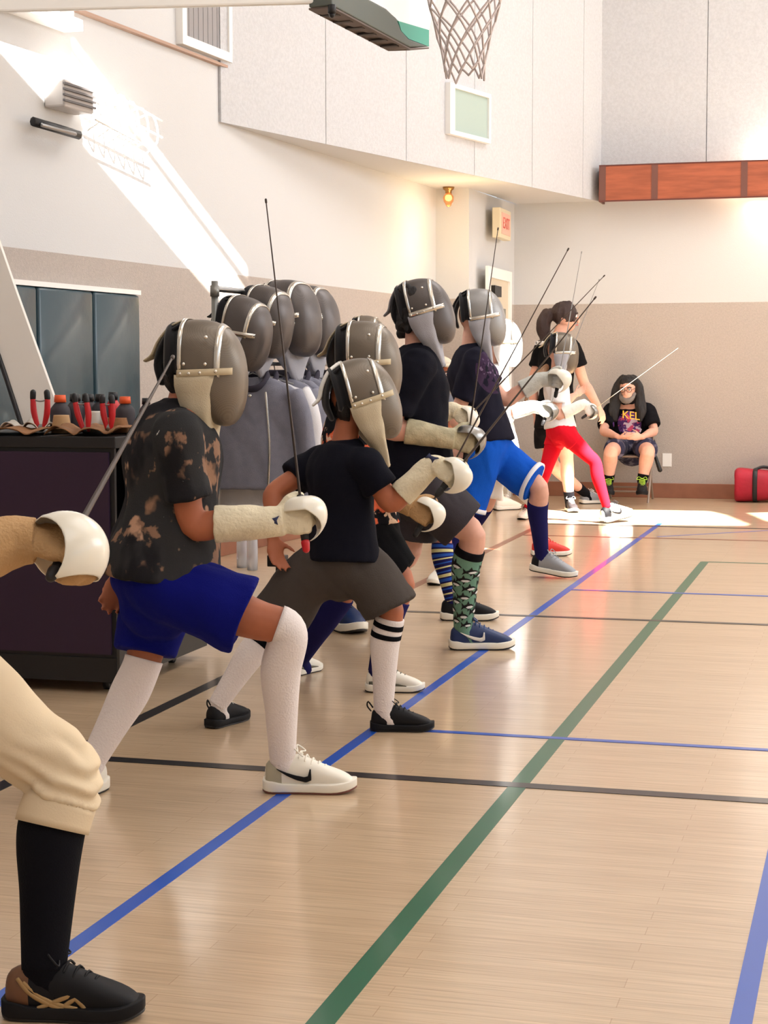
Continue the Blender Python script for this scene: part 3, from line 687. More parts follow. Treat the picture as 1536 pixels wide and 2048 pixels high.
    for a, S, E, Wr, hd, sg in kits:
        if a.get('glove'):
            gm = a['glove']; bm = NB(); c0 = a.get('cuff', .35); fd = (Wr-E).normalized(); fat = a.get('fat', 1)*s
            tube(bm, [E.lerp(Wr, c0), E.lerp(Wr, (c0+1)/2), E.lerp(Wr, .93), Wr+hd['d']*.035*s], [.057*fat, .053*fat, .047*fat, (.043*s*a.get('hs', 1.2)/1.2, .036*s*a.get('hs', 1.2)/1.2)], n=20, sub=4, ends='flat', side=hd['w'])
            hand(bm, Wr, hd['d'], hd['n'], hd['w'], s*a.get('hs', 1.2), r=.0130*a.get('hs', 1.2)/1.2, curl=hd['curl'], thumbcurl=hd['th'])
            go = put('glove', bm, gm, root, voxel=.0042*max(s, .9), relax=2, wr=(.0025, 22, (1, 1, 1)))
            if a.get('logo'):
                lc = Wr-hd['n']*.025*s*1.1+hd['d']*.0; n_ = -hd['n']
                bm = NB(); c = lc+n_*.012
                pl = [(-.018, -.008), (-.006, -.002), (.006, -.004), (.016, -.010), (.014, .002), (.022, .014), (.010, .010), (-.004, .008), (-.016, .012)]
                prism(bm, [c+hd['d']*x*1.1+hd['w']*y*1.1 for x, y in pl], n_*-.012); put('horse_logo', bm, mat('navy print', (40, 46, 80), .7), go)
    if mk:
        O = P(mk['at'][0], mk['at'][1], D+(mk['at'][2] if len(mk['at']) > 2 else 0)); a = math.radians(mk.get('yaw', face)); p = math.radians(mk.get('pitch', 0))
        mf = V((math.cos(a)*math.cos(p), math.sin(a)*math.cos(p), math.sin(p)))
        mask(root, O, mf, Z, s=mk.get('s', 1), mesh=mk.get('mesh', M_MESH), bib=mk.get('bib', M_BIB), strap=mk.get('strap', M_BIB), det=D < 8)
    if hair == 'nape' or hair == 'curly':
        bm = NB(); hs = s
        if hair == 'nape':
            tube(bm, [hc+Z*.07*hs-f*.045*hs, hc+Z*.01*hs-f*.062*hs, hc-Z*.045*hs-f*.06*hs, hc-Z*.085*hs-f*.04*hs], [(.066*hs, .024*hs), (.070*hs, .026*hs), (.062*hs, .022*hs), (.040*hs, .014*hs)], side=rt, sub=4)
        else:
            rnd = random.Random(3)
            for i in range(46):
                a = rnd.uniform(-1.5, 1.5); z = rnd.uniform(-.085, .10)
                ball(bm, hc+(-f*math.cos(a)*.068+rt*math.sin(a)*.072+Z*z)*hs, rnd.uniform(.018, .028)*hs, u=8, v=6)
        put('hair', bm, M_HAIR, root, voxel=.006, relax=1, wr=(.006, 40, (1, 1, .4)))
    return root, dict(N=N, PV=PV, f=f, rt=rt, hc=hc, ax=ax, kits=kits, legs=legs)
# ================================================================== THE FENCERS, FRONT TO BACK
def clothmat(name, col, **k): return mat(name, col, k.pop('rough', .95), bump=k.pop('bump', .25), bump_scale=k.pop('bump_scale', 260), spec=.15, **k)
def layered(name, base, layers, seed=0):
    """cloth with printed or bleached blotches: layers = (colour, noise scale, threshold, stretch)"""
    m = mat(name, base, .95, bump=.2, bump_scale=260, spec=.15); nt = m.node_tree; b = nt.nodes['Principled BSDF']
    prev = nt.nodes.new('ShaderNodeRGB'); prev.outputs[0].default_value = (*lin(base), 1); prev = prev.outputs[0]
    tc = nt.nodes.new('ShaderNodeTexCoord')
    for i, (col, scl, th, st, box_) in enumerate(layers):
        mp = nt.nodes.new('ShaderNodeMapping'); mp.inputs['Scale'].default_value = st; mp.inputs['Location'].default_value = (seed+i*3.1, i*1.7, seed*.3)
        nt.links.new(tc.outputs['Object'], mp.inputs[0])
        n = nt.nodes.new('ShaderNodeTexNoise'); n.inputs['Scale'].default_value = scl; n.inputs['Detail'].default_value = 4; nt.links.new(mp.outputs[0], n.inputs['Vector'])
        r = nt.nodes.new('ShaderNodeValToRGB'); r.color_ramp.elements[0].position = th; r.color_ramp.elements[1].position = th+.03; nt.links.new(n.outputs['Fac'], r.inputs[0])
        fac = r.outputs[0]
        if box_:                                           # the print sits in one area of the garment: centre + radii in the garment's own space
            c, rad = box_
            vm = nt.nodes.new('ShaderNodeVectorMath'); vm.operation = 'SUBTRACT'; vm.inputs[1].default_value = c; nt.links.new(tc.outputs['Object'], vm.inputs[0])
            v2 = nt.nodes.new('ShaderNodeVectorMath'); v2.operation = 'DIVIDE'; v2.inputs[1].default_value = rad; nt.links.new(vm.outputs[0], v2.inputs[0])
            v3 = nt.nodes.new('ShaderNodeVectorMath'); v3.operation = 'LENGTH'; nt.links.new(v2.outputs[0], v3.inputs[0])
            q = nt.nodes.new('ShaderNodeMath'); q.operation = 'LESS_THAN'; q.inputs[1].default_value = 1; nt.links.new(v3.outputs['Value'], q.inputs[0])
            q2 = nt.nodes.new('ShaderNodeMath'); q2.operation = 'MULTIPLY'; nt.links.new(q.outputs[0], q2.inputs[0]); nt.links.new(fac, q2.inputs[1]); fac = q2.outputs[0]
        mx = nt.nodes.new('ShaderNodeMixRGB'); nt.links.new(fac, mx.inputs[0]); nt.links.new(prev, mx.inputs[1]); mx.inputs[2].default_value = (*lin(col), 1); prev = mx.outputs[0]
    nt.links.new(prev, b.inputs['Base Color']); return m
NAVY = clothmat('navy tee', (17, 17, 27)); CHAR = clothmat('charcoal shorts', (76, 70, 66)); CHAR2 = clothmat('dark grey shorts', (62, 58, 62))
BLUE = clothmat('royal blue shorts', (11, 18, 108)); BLUE2 = clothmat('bright blue shorts', (18, 84, 190)); BLACKC = clothmat('black cloth', (13, 12, 15))
WSOCK = clothmat('white ribbed sock', (236, 226, 222), bump=.3, bump_scale=160); NSOCK = clothmat('navy sock', (30, 28, 82)); KSOCK = clothmat('black sock', (14, 13, 18))
WCLOTH = clothmat('white cloth', (236, 234, 236)); TAN = clothmat('cream breeches', (228, 208, 176), bump=.06); REDC = clothmat('red leggings', (226, 24, 44))
WSH = mat('off white shoe', (238, 232, 218), .6); KSH = mat('black shoe', (11, 10, 14), .65, spec=.3); GREY = mat('grey shoe', (150, 152, 156), .6); KH = mat('khaki heel', (176, 168, 144), .6)
T_BLEACH = layered('bleached charcoal tee', (50, 50, 51), [((140, 108, 88), 15, .57, (1, 1, .8), None), ((146, 112, 90), 5, .63, (1, 1, .8), None), ((34, 33, 36), 3.6, .55, (1, 1, .5), None), ((190, 150, 124), 9, .64, (1, 1, .7), None), ((225, 222, 220), 34, .74, (1, 1, 1), None)], 2.4)
T_FLORAL = layered('floral tee', (20, 19, 24), [((232, 112, 76), 13, .50, (1, 1, 1), None), ((238, 206, 178), 21, .56, (1, 1, 1), None)], 5)

# ---- the fencer cut by the left edge: breeches, black sock, tan glove
hl = G(8, 2030); tp = G(290, 2036)
r_, i_ = person('person', 'person cut off by the left edge in cream breeches and a black sock', 3.45, 1.0, 12, (-260, 800), (-235, 1265), skin=SKIN, torso=1.05,
    arms=[dict(side='R', elbow=(-190, 1165, -.12), blade=((146, 1074, .06), (345, 715, .82)), glove=M_GLOVET, cuff=.3, fat=1.15, kd=.8, kn=.55, hs=1.5,
               sabre=dict(label='sabre with a white guard at the left edge, blade crossing the purple cart', s=1.0, gs=1.2, bw=1.5)),
          dict(side='L', elbow=(-420, 1000, .25), wrist=(-470, 1200, .3))],
    legs=[dict(side='R', knee=(128, 1548, -.02), heel3=hl, toe3=tp, rs=1.14, ao=.29, sock=(KSOCK, 1.12), hip=(-205, 1280, 0),
               shoe=dict(upper=KSH, sole=KSH, lace=KSH, heelmat=mat('bronze heel', (120, 84, 60), .45, metal=.4), s=1.0)),
          dict(side='L', knee=(-330, 1500, .15), heel3=G(-420, 1980), toe3=G(-430, 2060), sock=(KSOCK, 1.1), shoe=dict(upper=KSH, sole=KSH, lace=KSH))],
    shirt=WCLOTH, hem=-.04, sleeve=1.3, mk=dict(at=(-250, 700), yaw=10), vox=.007)
pts = i_['legs'][0]['_'][0]; bm = NB()
pp = [leg_at(pts, 1.0, t/20) for t in range(0, 24)]
RB = [.135, .132, .128, .125, .12, .116, .112, .108, .104, .10, .097, .094, .090, .086, .083, .080, .078, .077, .076, .074, .074, .073, .073, .072]
tube(bm, [p for p, r in pp], RB, n=28, sub=1, ends='flat'); PVp = i_['PV']; ax = i_['ax']
tube(bm, [PVp+ax*.12, PVp, PVp-ax*.1], [(.15, .12), (.17, .14), (.13, .12)], n=24, side=i_['rt'], sub=3)
pts2 = i_['legs'][1]['_'][0]; p2 = [leg_at(pts2, 1.0, t/20) for t in range(0, 24)]
tube(bm, [p for p, r in p2], [max(.125-.0023*k, .07) for k in range(24)], n=24, sub=1, ends='flat')
br = put('breeches', bm, TAN, r_, voxel=.006, relax=2)
kn = pts[3]
nn = [v.normal.copy() for v in br.data.vertices]
for v, nv in zip(br.data.vertices, nn):              # folds gathered behind and below the knee
    d = (v.co-(kn-Z*.03)).length; k = math.exp(-(d/.10)**2); q = v.co
    v.co = q + nv*(k*.010*math.sin((q.z*1.0+(q-kn).dot(X)*.55)*150+noise.noise(q*14)*2.5) + .006*noise.noise(q*8))
bm = NB(); pq = [leg_at(pts, 1.10, 1.14+.035*k) for k in range(5)]
tube(bm, [p for p, r in pq], [r+.013 for p, r in pq], n=28, sub=1, ends='flat'); put('knee_cuff', bm, clothmat('cream cuff', (224, 204, 172), bump=.08), br)
# curved stripes on the side of the black shoe
sh_ = [o for o in r_.children if o.name.startswith('shoe')][0]
f, l, u = frame(tp-hl); k = (tp-hl).length/.29
W = lambda x, y, z: hl + f*(x*k)+l*(y*k)+u*(z*k)
GOLD = mat('gold stripe', (170, 138, 92), .4, metal=.4)
for pl in ([(.038, .088), (.06, .062), (.09, .044), (.137, .026)], [(.05, .080), (.08, .056), (.115, .040), (.16, .030)], [(.081, .030), (.115, .044), (.150, .058)], [(.115, .016), (.135, .036), (.165, .056)], [(.155, .052), (.172, .036), (.180, .018)]):
    for sd in (-1, 1):
        bm = NB(); tube(bm, [W(x, sd*(.0375+.035*max(0, .06-z)+.02*max(0, x-.12)-.12*max(0, z-.045)), z) for x, z in pl], [(.0048, .002)]*len(pl), n=8, sub=4, side=u); put('side_stripe', bm, GOLD, sh_)

# ---- bleached grey tee, blue shorts, white socks
a_ = G(205, 1575)
person('person', 'masked fencer in bleached grey tee, blue shorts and long white socks, foremost full figure', 5.1, 1.0, 18, (370, 800), (324, 1140), skin=SKIN2, torso=1.15,
    arms=[dict(side='R', elbow=(386, 1050, -.15), blade=((600, 992, -.12), (532, 402, -.12)), glove=M_GLOVE, cuff=.28, logo=True, fat=.98,
               sabre=dict(label='sabre held upright in front of the clothes rack, white guard and red pommel', pommel=M_RED, bend=V((0, 0, 0)))),
          dict(side='L', elbow=(305, 1010, .14), wrist=(248, 1140, .14), tip=(222, 1200, .1), curl=(.25, .35, .25))],
    legs=[dict(side='R', knee=(574, 1262, -.08), heel=(526, 1583), toe=(714, 1583), sock=(WSOCK, .90), hem=.66, rs=1.0, flare=.035,
               shoe=dict(upper=WSH, sole=WSH, lace=WSH, heelmat=KH, out=mat('gum outsole', (120, 70, 60), .6), extra=[SWOOSH(KSH)])),
          dict(side='L', knee=(284, 1330, .06), heel3=a_, toe3=a_+V((-.03, -.27, 0)), sock=(WSOCK, .93), hem=.86, flare=.02,
               shoe=dict(upper=WSH, sole=WSH, lace=WSH))],
    shirt=T_BLEACH, shorts=(BLUE, .7, .03), hem=-.035, tdepth=1.06, hair='nape', mk=dict(at=(372, 732), yaw=8, pitch=-2), sleeve=.72, loose=1.02)

# ---- navy tee, grey shorts, white socks with two black bands (back to the camera)
a_ = G(418, 1458)
person('person', 'masked youth in plain black tee and grey shorts, white socks with black bands', 6.0, .86, 48, (688, 880), (682, 1108), head=(680, 800), skin=SKIN2,
    arms=[dict(side='R', elbow=(782, 1008, -.12), blade=((926, 926, -.16), (1190, 596, -.05)), glove=M_GLOVE, cuff=.22, fat=.95, logo=True,
               sabre=dict(label='sabre of the youth in the plain black tee, white guard before grey shorts', bmat=M_BLADE)),
          dict(side='L', elbow=(548, 985, .05), wrist=(545, 1072, 0), tip=(556, 1130, -.02), curl=(.3, .3, .2))],
    legs=[dict(side='R', knee=(782, 1222, -.05), heel=(740, 1461), toe=(869, 1461), sock=(WSOCK, 1.08), hem=.97, flare=.045, hip=(728, 1130, -.03), rs=1.0, bands=[(1.13, .045, KSOCK), (1.22, .045, KSOCK)],
               shoe=dict(upper=KSH, sole=KSH, lace=KSH, pull=True)),
          dict(side='L', knee=(532, 1268, .12), heel3=a_, toe3=a_+V((.06, .22, 0)), sock=(WSOCK, 1.05), hem=.80, flare=.05, hip=(632, 1135, .03), bands=[(1.10, .08, KSOCK)],
               shoe=dict(upper=KSH, sole=KSH, lace=WSH, pull=True))],
    shirt=NAVY, shorts=(CHAR, .9, .045), hem=-.03, torso=1.02, hair='nape', mk=dict(at=(694, 800), yaw=22, pitch=14, s=.97, strap=M_WHITE), sleeve=.60, shw=1.08, loose=1.05)

# ---- floral tee, black shorts, navy socks
KHW = ('side_panel', [(.02, .03), (.07, .03), (.13, .03), (.2, .028)], [(.02, .055), (.07, .06), (.13, .05), (.2, .036)], mat('olive panel', (104, 100, 84), .6))
person('person', 'masked fencer in orange flowered black tee and navy socks, half hidden behind the youth', 6.8, .98, 22, (700, 812), (728, 1045), head=(695, 730), skin=SKIN2,
    arms=[dict(side='R', elbow=(768, 985, -.12), blade=((868, 1000, -.15), (1136, 499, -.05)), glove=M_GLOVET, cuff=.3, fat=.95,
               sabre=dict(label='sabre with a low white guard beneath the cream glove, held by the fencer in flowers', bmat=M_BLADE)),
          dict(side='L', elbow=(675, 930, .2), wrist=(700, 1010, .2))],
    legs=[dict(side='R', knee=(804, 1168, -.08), heel=(730, 1383), toe=(850, 1383), sock=(NSOCK, 1.18), hem=.84, flare=.03, rs=1.0,
               shoe=dict(upper=WSH, sole=WSH, lace=KHW[3], extra=[KHW])),
          dict(side='L', knee=(680, 1195, .12), heel=(588, 1352), toe=(640, 1338), sock=(NSOCK, .98), hem=.8,
               shoe=dict(upper=WSH, sole=WSH, lace=KHW[3], extra=[KHW]))],
    shirt=T_FLORAL, shorts=(BLACKC, .8, .03), mk=dict(at=(703, 718), yaw=6, pitch=0, s=1.08), sleeve=.6, vox=.007)

# ---- tall fencer, black tee, shark socks
SHK = clothmat('sage green sock', (112, 152, 132))
_, i4 = person('person', 'tall masked fencer in navy tee and green shark socks, steel sabre guard', 7.7, 1.10, 14, (836, 688), (835, 950), head=(812, 632), skin=SKIN3,
    arms=[dict(side='R', elbow=(778, 856, -.16), blade=((940, 852, -.14), (996, 458, -.05)), glove=M_GLOVEB, cuff=.30, fat=.92,
               sabre=dict(label='sabre with a dull steel guard held nearly upright by the tall fencer', gmat=M_GUARDS)),
          dict(side='L', elbow=(850, 850, .2), wrist=(880, 880, .2))],
    legs=[dict(side='R', knee=(946, 1072, -.08), heel=(898, 1299), toe=(1030, 1297), sock=(SHK, 1.16), hem=.80, flare=.035, rs=1.0, bands=[(1.15, .07, KSOCK)],
               shoe=dict(upper=mat('navy blue shoe', (20, 44, 92), .5), sole=WSH, lace=mat('blue lace', (24, 64, 120), .6), extra=[SWOOSH(WSH)])),
          dict(side='L', knee=(812, 1112, .12), heel=(650, 1248), toe=(722, 1270), sock=(NSOCK, 1.2), hem=.7, hip=(835, 985, .08),
               shoe=dict(upper=mat('navy blue shoe', (20, 44, 92), .5), sole=WSH, lace=KSH, extra=[SWOOSH(WSH)]))],
    shirt=NAVY, shorts=(CHAR2, .8, .04), hem=-.06, hair='curly', mk=dict(at=(823, 624), yaw=6, pitch=13, s=1.0, mesh=M_MESHD, bib=M_BIBG, strap=M_BIBG), sleeve=.74, vox=.007, torso=1.0, tdepth=1.12)
# sharks printed on the sock
g = i4['legs'][0]; pts = g['_'][0]; sk = g['sockobj']; WB = mat('white print', (225, 228, 226), .9)
def on_leg(pts, s, t, an, off):
    p, r = leg_at(pts, s, t, .0055+off); q, _ = leg_at(pts, s, t+.02); d = (q-p).normalized()
    a = (X+Y*.3); a = (a-d*a.dot(d)).normalized(); b = d.cross(a); return p+(a*math.cos(an)+b*math.sin(an))*r
def leg_patch(name, t, an, poly, mt, off):
    bm = NB(); r = .05; c = [bm.verts.new(on_leg(pts, 1.10, t+y/.42, an+x/r, off)) for x, y in poly]
    try: bm.faces.new(c)
    except ValueError: pass
    bmesh.ops.triangulate(bm, faces=bm.faces[:]); put(name, bm, mt, sk, smooth=False)
SHARK = [(-.028, -.002), (-.015, -.010), (-.004, -.012), (.002, -.026), (.008, -.011), (.020, -.006), (.032, -.018), (.028, 0), (.034, .014), (.020, .004), (.004, .008), (.002, .020), (-.006, .008), (-.02, .006)]
BEL = [(-.024, .001), (-.012, -.004), (.004, -.003), (.012, .002), (.002, .007), (-.014, .007)]
for i in range(7):
    for j in range(5):
        t = 1.30+.095*i+(.04 if j % 2 else 0); an = j*1.257+.5*(i % 2)
        leg_patch('shark_print', t, an, SHARK, KSH, .0006); leg_patch('shark_belly', t, an, BEL, WB, .0014)

# ---- the fencer mostly hidden behind the tall one: striped sock
STR = [NSOCK, clothmat('pale yellow stripe', (214, 206, 150)), clothmat('mid blue stripe', (44, 84, 170))]
person('person', 'fencer hidden behind the tall one, blue and yellow striped sock and black shoe showing', 8.75, .92, 15, (812, 790), (838, 965), skin=SKIN,
    arms=[dict(side='R', elbow=(860, 842, -.05), blade=((948, 822, -.1), (1208, 552, 0)), glove=M_GLOVE, cuff=.55, fat=.9,
               sabre=dict(label='sabre with a white guard before the purple print, its long blade reaching up right')),
          dict(side='L', elbow=(820, 890, .15), wrist=(850, 930, .15))],
    legs=[dict(side='R', knee=(884, 1072, -.05), heel=(880, 1240), toe=(998, 1240), sock=(STR, 1.12, lambda u, v: (0, 2, 0, 1)[int(u*28) % 4]), hem=.7,
               shoe=dict(upper=KSH, sole=WSH, lace=KSH)),
          dict(side='L', knee=(775, 1085, .1), heel=(742, 1232), toe=(775, 1240), sock=(NSOCK, 1.1), hem=.7, shoe=dict(upper=KSH, sole=WSH, lace=KSH))],
    shirt=NAVY, shorts=(CHAR, .7, .02), mk=dict(at=(812, 745), yaw=10, s=.9), vox=.008)

# ---- navy tee with purple print, bright blue shorts with white hem
T_PURP = layered('navy tee with purple print', (26, 25, 38), [((58, 42, 66), 18, .44, (1, 1, 1), (tuple(P(990, 740, 10.15)), (.10, .3, .14))), ((120, 100, 128), 30, .60, (1, 1, 1), (tuple(P(985, 725, 10.15)), (.08, .3, .08)))], 3)
a_ = G(862, 1172)
r5, i5 = person('person', 'masked fencer in navy tee and bright blue shorts with a white hem stripe', 10.3, 1.07, 20, (940, 690), (968, 880), head=(935, 640), skin=SKIN3,
    arms=[dict(side='L', elbow=(1010, 800, .12), blade=((1121, 738, .05), (1163, 505, .05)), glove=M_GLOVEG, cuff=.45, fat=.95,
               sabre=dict(label='sabre with a white bell guard seen from its open back, before the white tee', bmat=M_STEEL)),
          dict(side='R', elbow=(912, 838, -.12), wrist=(960, 880, -.1))],
    legs=[dict(side='L', knee=(1078, 975, .0), heel=(1060, 1140), lift=.04, tlift=0, toe=(1154, 1158), sock=(NSOCK, 1.22), hem=.90, flare=.035,
               shoe=dict(upper=GREY, sole=WSH, lace=GREY, heelmat=KSH)),
          dict(side='R', knee=(925, 1040, -.05), heel3=a_+V((.04, .27, 0)), toe3=a_, sock=(NSOCK, 1.1), hem=.85, flare=.03, shoe=dict(upper=WSH, sole=WSH, lace=KSH, out=KSH))],
    shirt=T_PURP, shorts=(BLUE2, .85, .035, WCLOTH), hem=-.02, mk=dict(at=(940, 632), yaw=10, pitch=6, s=1.14, mesh=M_MESH2, bib=M_BIBG, strap=M_LINING), sleeve=.66, vox=.008, torso=1.04, tdepth=1.12)
# ---- white clad fencer in the sun
SUNW = clothmat('white fencing jacket', (245, 242, 240))
person('person', 'fencer in white kit standing in full sunlight behind the purple printed tee', 11.7, 1.0, 15, (985, 730), (995, 900), skin=SKIN3,
    arms=[dict(side='R', elbow=(1005, 828, -.1), blade=((1102, 806, -.1), (1198, 560, 0)), glove=M_GLOVEG, cuff=.3, fat=.95,
               sabre=dict(label='sabre with a small steel dome guard beneath the white bell guard', gmat=M_GUARDS, bmat=M_STEEL)),
          dict(side='L', elbow=(985, 840, .2), wrist=(1000, 880, .2))],
    legs=[dict(side='R', knee=(1078, 1000, -.05), heel=(1062, 1112), toe=(1144, 1111), sock=(NSOCK, 1.05), hem=.95, shoe=dict(upper=mat('red shoe', (224, 52, 40), .5), sole=WSH, lace=mat('red shoe', (224, 52, 40), .5))),
          dict(side='L', knee=(975, 1005, .1), heel=(925, 1100), toe=(950, 1106), sock=(NSOCK, 1.1), hem=.9, shoe=dict(upper=KSH, sole=WSH, lace=KSH))],
    shirt=SUNW, shorts=(SUNW, .9, .01), mk=dict(at=(988, 680), yaw=12, s=1.05, mesh=mat('sunlit white mesh', (232, 232, 232), .5), bib=SUNW, strap=SUNW), sleeve=1.25, vox=.008)  # mask mesh whitened in its colour for the glare of the sun
person('person', 'distant fencer whose white sock and white sneaker show under the blue shorts', 15.3, .95, 15, (968, 735), (972, 862), skin=SKIN3,
    arms=[dict(side='R', elbow=(975, 800, -.1), wrist=(1000, 815, -.1)), dict(side='L', elbow=(960, 800, .1), wrist=(965, 850, .1))],
    legs=[dict(side='R', knee=(992, 938, -.05), heel=(988, 1021), toe=(1042, 1018), sock=(WSOCK, 1.2), hem=.9, shoe=dict(upper=WSH, sole=WSH)),
          dict(side='L', knee=(958, 940, .1), heel=(942, 1014), toe=(965, 1018), sock=(WSOCK, 1.2), hem=.9, shoe=dict(upper=WSH, sole=WSH))],
    shirt=WCLOTH, shorts=(WCLOTH, .9, .02), mk=dict(at=(972, 702), yaw=12, mesh=M_MESH2, bib=SUNW, strap=SUNW), vox=.010)
person('person', 'standing fencer whose mask top just shows above the mask of the flowered fencer', 12.0, .98, 15, (716, 712), (718, 842), skin=SKIN,
    arms=[dict(side='R', elbow=(722, 795, -.1), wrist=(735, 840, -.1)), dict(side='L', elbow=(712, 795, .1), wrist=(715, 850, .1))],
    legs=[dict(side='R', knee=(722, 965, -.05), heel=(716, 1098), toe=(760, 1100), sock=(NSOCK, 1.2), hem=.8, shoe=dict(upper=KSH, sole=WSH)),
          dict(side='L', knee=(714, 965, .1), heel=(700, 1092), toe=(735, 1094), sock=(NSOCK, 1.2), hem=.8, shoe=dict(upper=KSH, sole=WSH))],
    shirt=NAVY, shorts=(BLACKC, .8, .02), mk=dict(at=(720, 671), yaw=6, s=1.0), vox=.010)

# ---- small fencer in red leggings
a_ = G(1040, 1040)
r8, i8 = person('person', 'small masked fencer in white tee and red leggings, sabre held out to the right', 14.2, .90, 18, (1112, 742), (1120, 852), skin=SKIN3,
    arms=[dict(side='R', elbow=(1114, 832, -.14), blade=((1192, 816, -.1), (1355, 697, 0)), glove=mat('white glove', (240, 236, 226), .8), cuff=.2, fat=1.0,
               sabre=dict(label='sabre pointing up right across the seated man, steel guard', gmat=M_GUARDS, bmat=M_BLADEL, bw=.75)),
          dict(side='L', elbow=(1135, 800, .12), wrist=(1150, 790, .2))],
    legs=[dict(side='R', knee=(1190, 925, -.04), heel=(1204, 1047), toe=(1262, 1030), tlift=.05, sock=(REDC, .2), hem=.4, shoe=dict(upper=WSH, sole=WSH, lace=KSH, extra=[SWOOSH(KSH)], heelmat=KSH)),
          dict(side='L', knee=(1088, 950, .05), heel3=a_+V((.03, .24, 0)), toe3=a_+V((0, 0, 0)), sock=(REDC, .2), hem=.4, shoe=dict(upper=WSH, sole=WSH, lace=KSH, out=KSH))],
    shirt=WCLOTH, shorts=(REDC, .35, -.005), mk=dict(at=(1110, 700), yaw=10, pitch=-4, s=1.08, mesh=M_MESH, bib=M_BIBG), vox=.008, hem=-.02)
bm = NB(); tube(bm, [P(1092, 735, 14.2), P(1078, 752, 14.15), P(1062, 775, 14.1), P(1052, 800, 14.08)], [.03, .035, .03, .012], sub=4)
put('ponytail', bm, mat('light brown hair', (140, 104, 74), .5, bump=.5, bump_scale=60), r8, wr=(.008, 30, (1, 1, .3)))

# ------------------------------------------------------------------ faces
def face_parts(root, hc, f, s, skin, brow=M_HAIR, beard=None, glasses=False):
    f, l, u = frame(f); W = lambda x, y, z: hc+(f*x+l*y+u*z)*s
    bm = NB(); ball(bm, W(.098, 0, -.02), (.016*s, .013*s, .022*s), (f, l, u)); tube(bm, [W(.088, 0, .02), W(.102, 0, -.02)], [.008*s, .012*s]); put('nose', bm, skin, root)
    for sd in (-1, 1):
        bm = NB(); ball(bm, W(.080, sd*.031, .015), .0125*s); e = put('eye', bm, mat('eye white', (235, 230, 225), .3), root)
        bm = NB(); ball(bm, W(.089, sd*.031, .015), .0062*s); put('iris', bm, mat('dark iris', (40, 26, 20), .2), e)
        bm = NB(); tube(bm, [W(.084, sd*.05, .034), W(.092, sd*.032, .04), W(.093, sd*.014, .036)], .005*s); put('eyebrow', bm, brow, root)
        bm = NB(); ball(bm, W(-.005, sd*.078, .0), (.018*s, .008*s, .03*s), (f, l, u)); put('ear', bm, skin, root)
    bm = NB(); tube(bm, [W(.083, -.024, -.058), W(.092, 0, -.055), W(.083, .024, -.058)], [.004*s, .008*s, .004*s]); put('lips', bm, mat('lips', (170, 90, 84), .5), root)
    if beard:
        bm = NB(); tube(bm, [W(.03, -.066, -.04), W(.07, -.046, -.075), W(.088, 0, -.092), W(.07, .046, -.075), W(.03, .066, -.04)], [(.02*s), .026*s, .034*s, .026*s, .02*s], sub=4)
        tube(bm, [W(.082, -.03, -.045), W(.096, 0, -.04), W(.082, .03, -.045)], .009*s); put('beard', bm, beard, root, voxel=.005, relax=1, wr=(.004, 60, (1, 1, .5)))
    if glasses:
        bm = NB()
        for sd in (-1, 1):
            ring = [W(.104, sd*.032+.024*math.cos(a*PI/6), .012+.018*math.sin(a*PI/6)) for a in range(13)]; tube(bm, ring, .0022*s, n=6, sub=2)
            tube(bm, [W(.104, sd*.056, .015), W(0, sd*.082, .015)], .002*s, n=6, sub=1)
        tube(bm, [W(.104, -.008, .014), W(.104, .008, .014)], .0022*s, n=6, sub=1); put('glasses', bm, M_BLACK, root)

# ---- woman with the ponytail
fw = V((math.cos(.15), math.sin(.15), 0))
rw, iw = person('person', 'unmasked woman with dark ponytail in black tee, walking behind the fencers', 15.4, 1.12, 58, (1116, 672), (1110, 850), head=(1132, 636), skin=SKIN3,
    arms=[dict(side='R', elbow=(1168, 765, -.1), wrist=(1196, 812, -.15), tip=(1204, 830, -.15)), dict(side='L', elbow=(1064, 768, .1), wrist=(1072, 830, .1))],
    legs=[dict(side='R', knee=(1134, 925, -.05), heel=(1136, 1021), toe=(1150, 1026), sock=(KSOCK, 1.75), hem=.5, shoe=dict(upper=mat('dark slip shoe', (46, 40, 42), .6), sole=WSH)),
          dict(side='L', knee=(1105, 928, .1), heel=(1160, 1008), toe=(1214, 1006), sock=(KSOCK, 1.75), hem=.5, shoe=dict(upper=GREY, sole=WSH))],
    shirt=BLACKC, shorts=(BLACKC, .5, .03), vox=.008, sleeve=.55, group='people by the back wall', hem=-.03)
face_parts(rw, iw['hc'], fw, 1.1, SKIN3, brow=M_HAIRB)
hc = iw['hc']; bm = NB(); ball(bm, hc-fw*.016+Z*.040, (.118, .102, .116), frame(fw))
tube(bm, [hc-fw*.10+Z*.06, hc-fw*.16+Z*.03, hc-fw*.20-Z*.06, hc-fw*.19-Z*.16, hc-fw*.21-Z*.24], [.035, .06, .062, .05, .02], sub=4)
tube(bm, [hc+fw*.07+Z*.08-Y*.03, hc+fw*.088+Z*.03-Y*.045, hc+fw*.075-Z*.03-Y*.068], [.018, .014, .008], sub=3)
put('hair', bm, M_HAIRB, rw, voxel=.008, relax=1, wr=(.012, 22, (1, 1, .25)))
sw = [o for o in rw.children if o.name.startswith('shirt')][0]
fb_, rb_ = iw['f'], iw['rt']
text('back_letters', "DON'T CARE", .05, mat('white lettering', (225, 225, 225), .8), sw, iw['N']-iw['ax']*.065-fb_*.13+rb_*.015, (rb_, Z, -fb_), ext=.03)

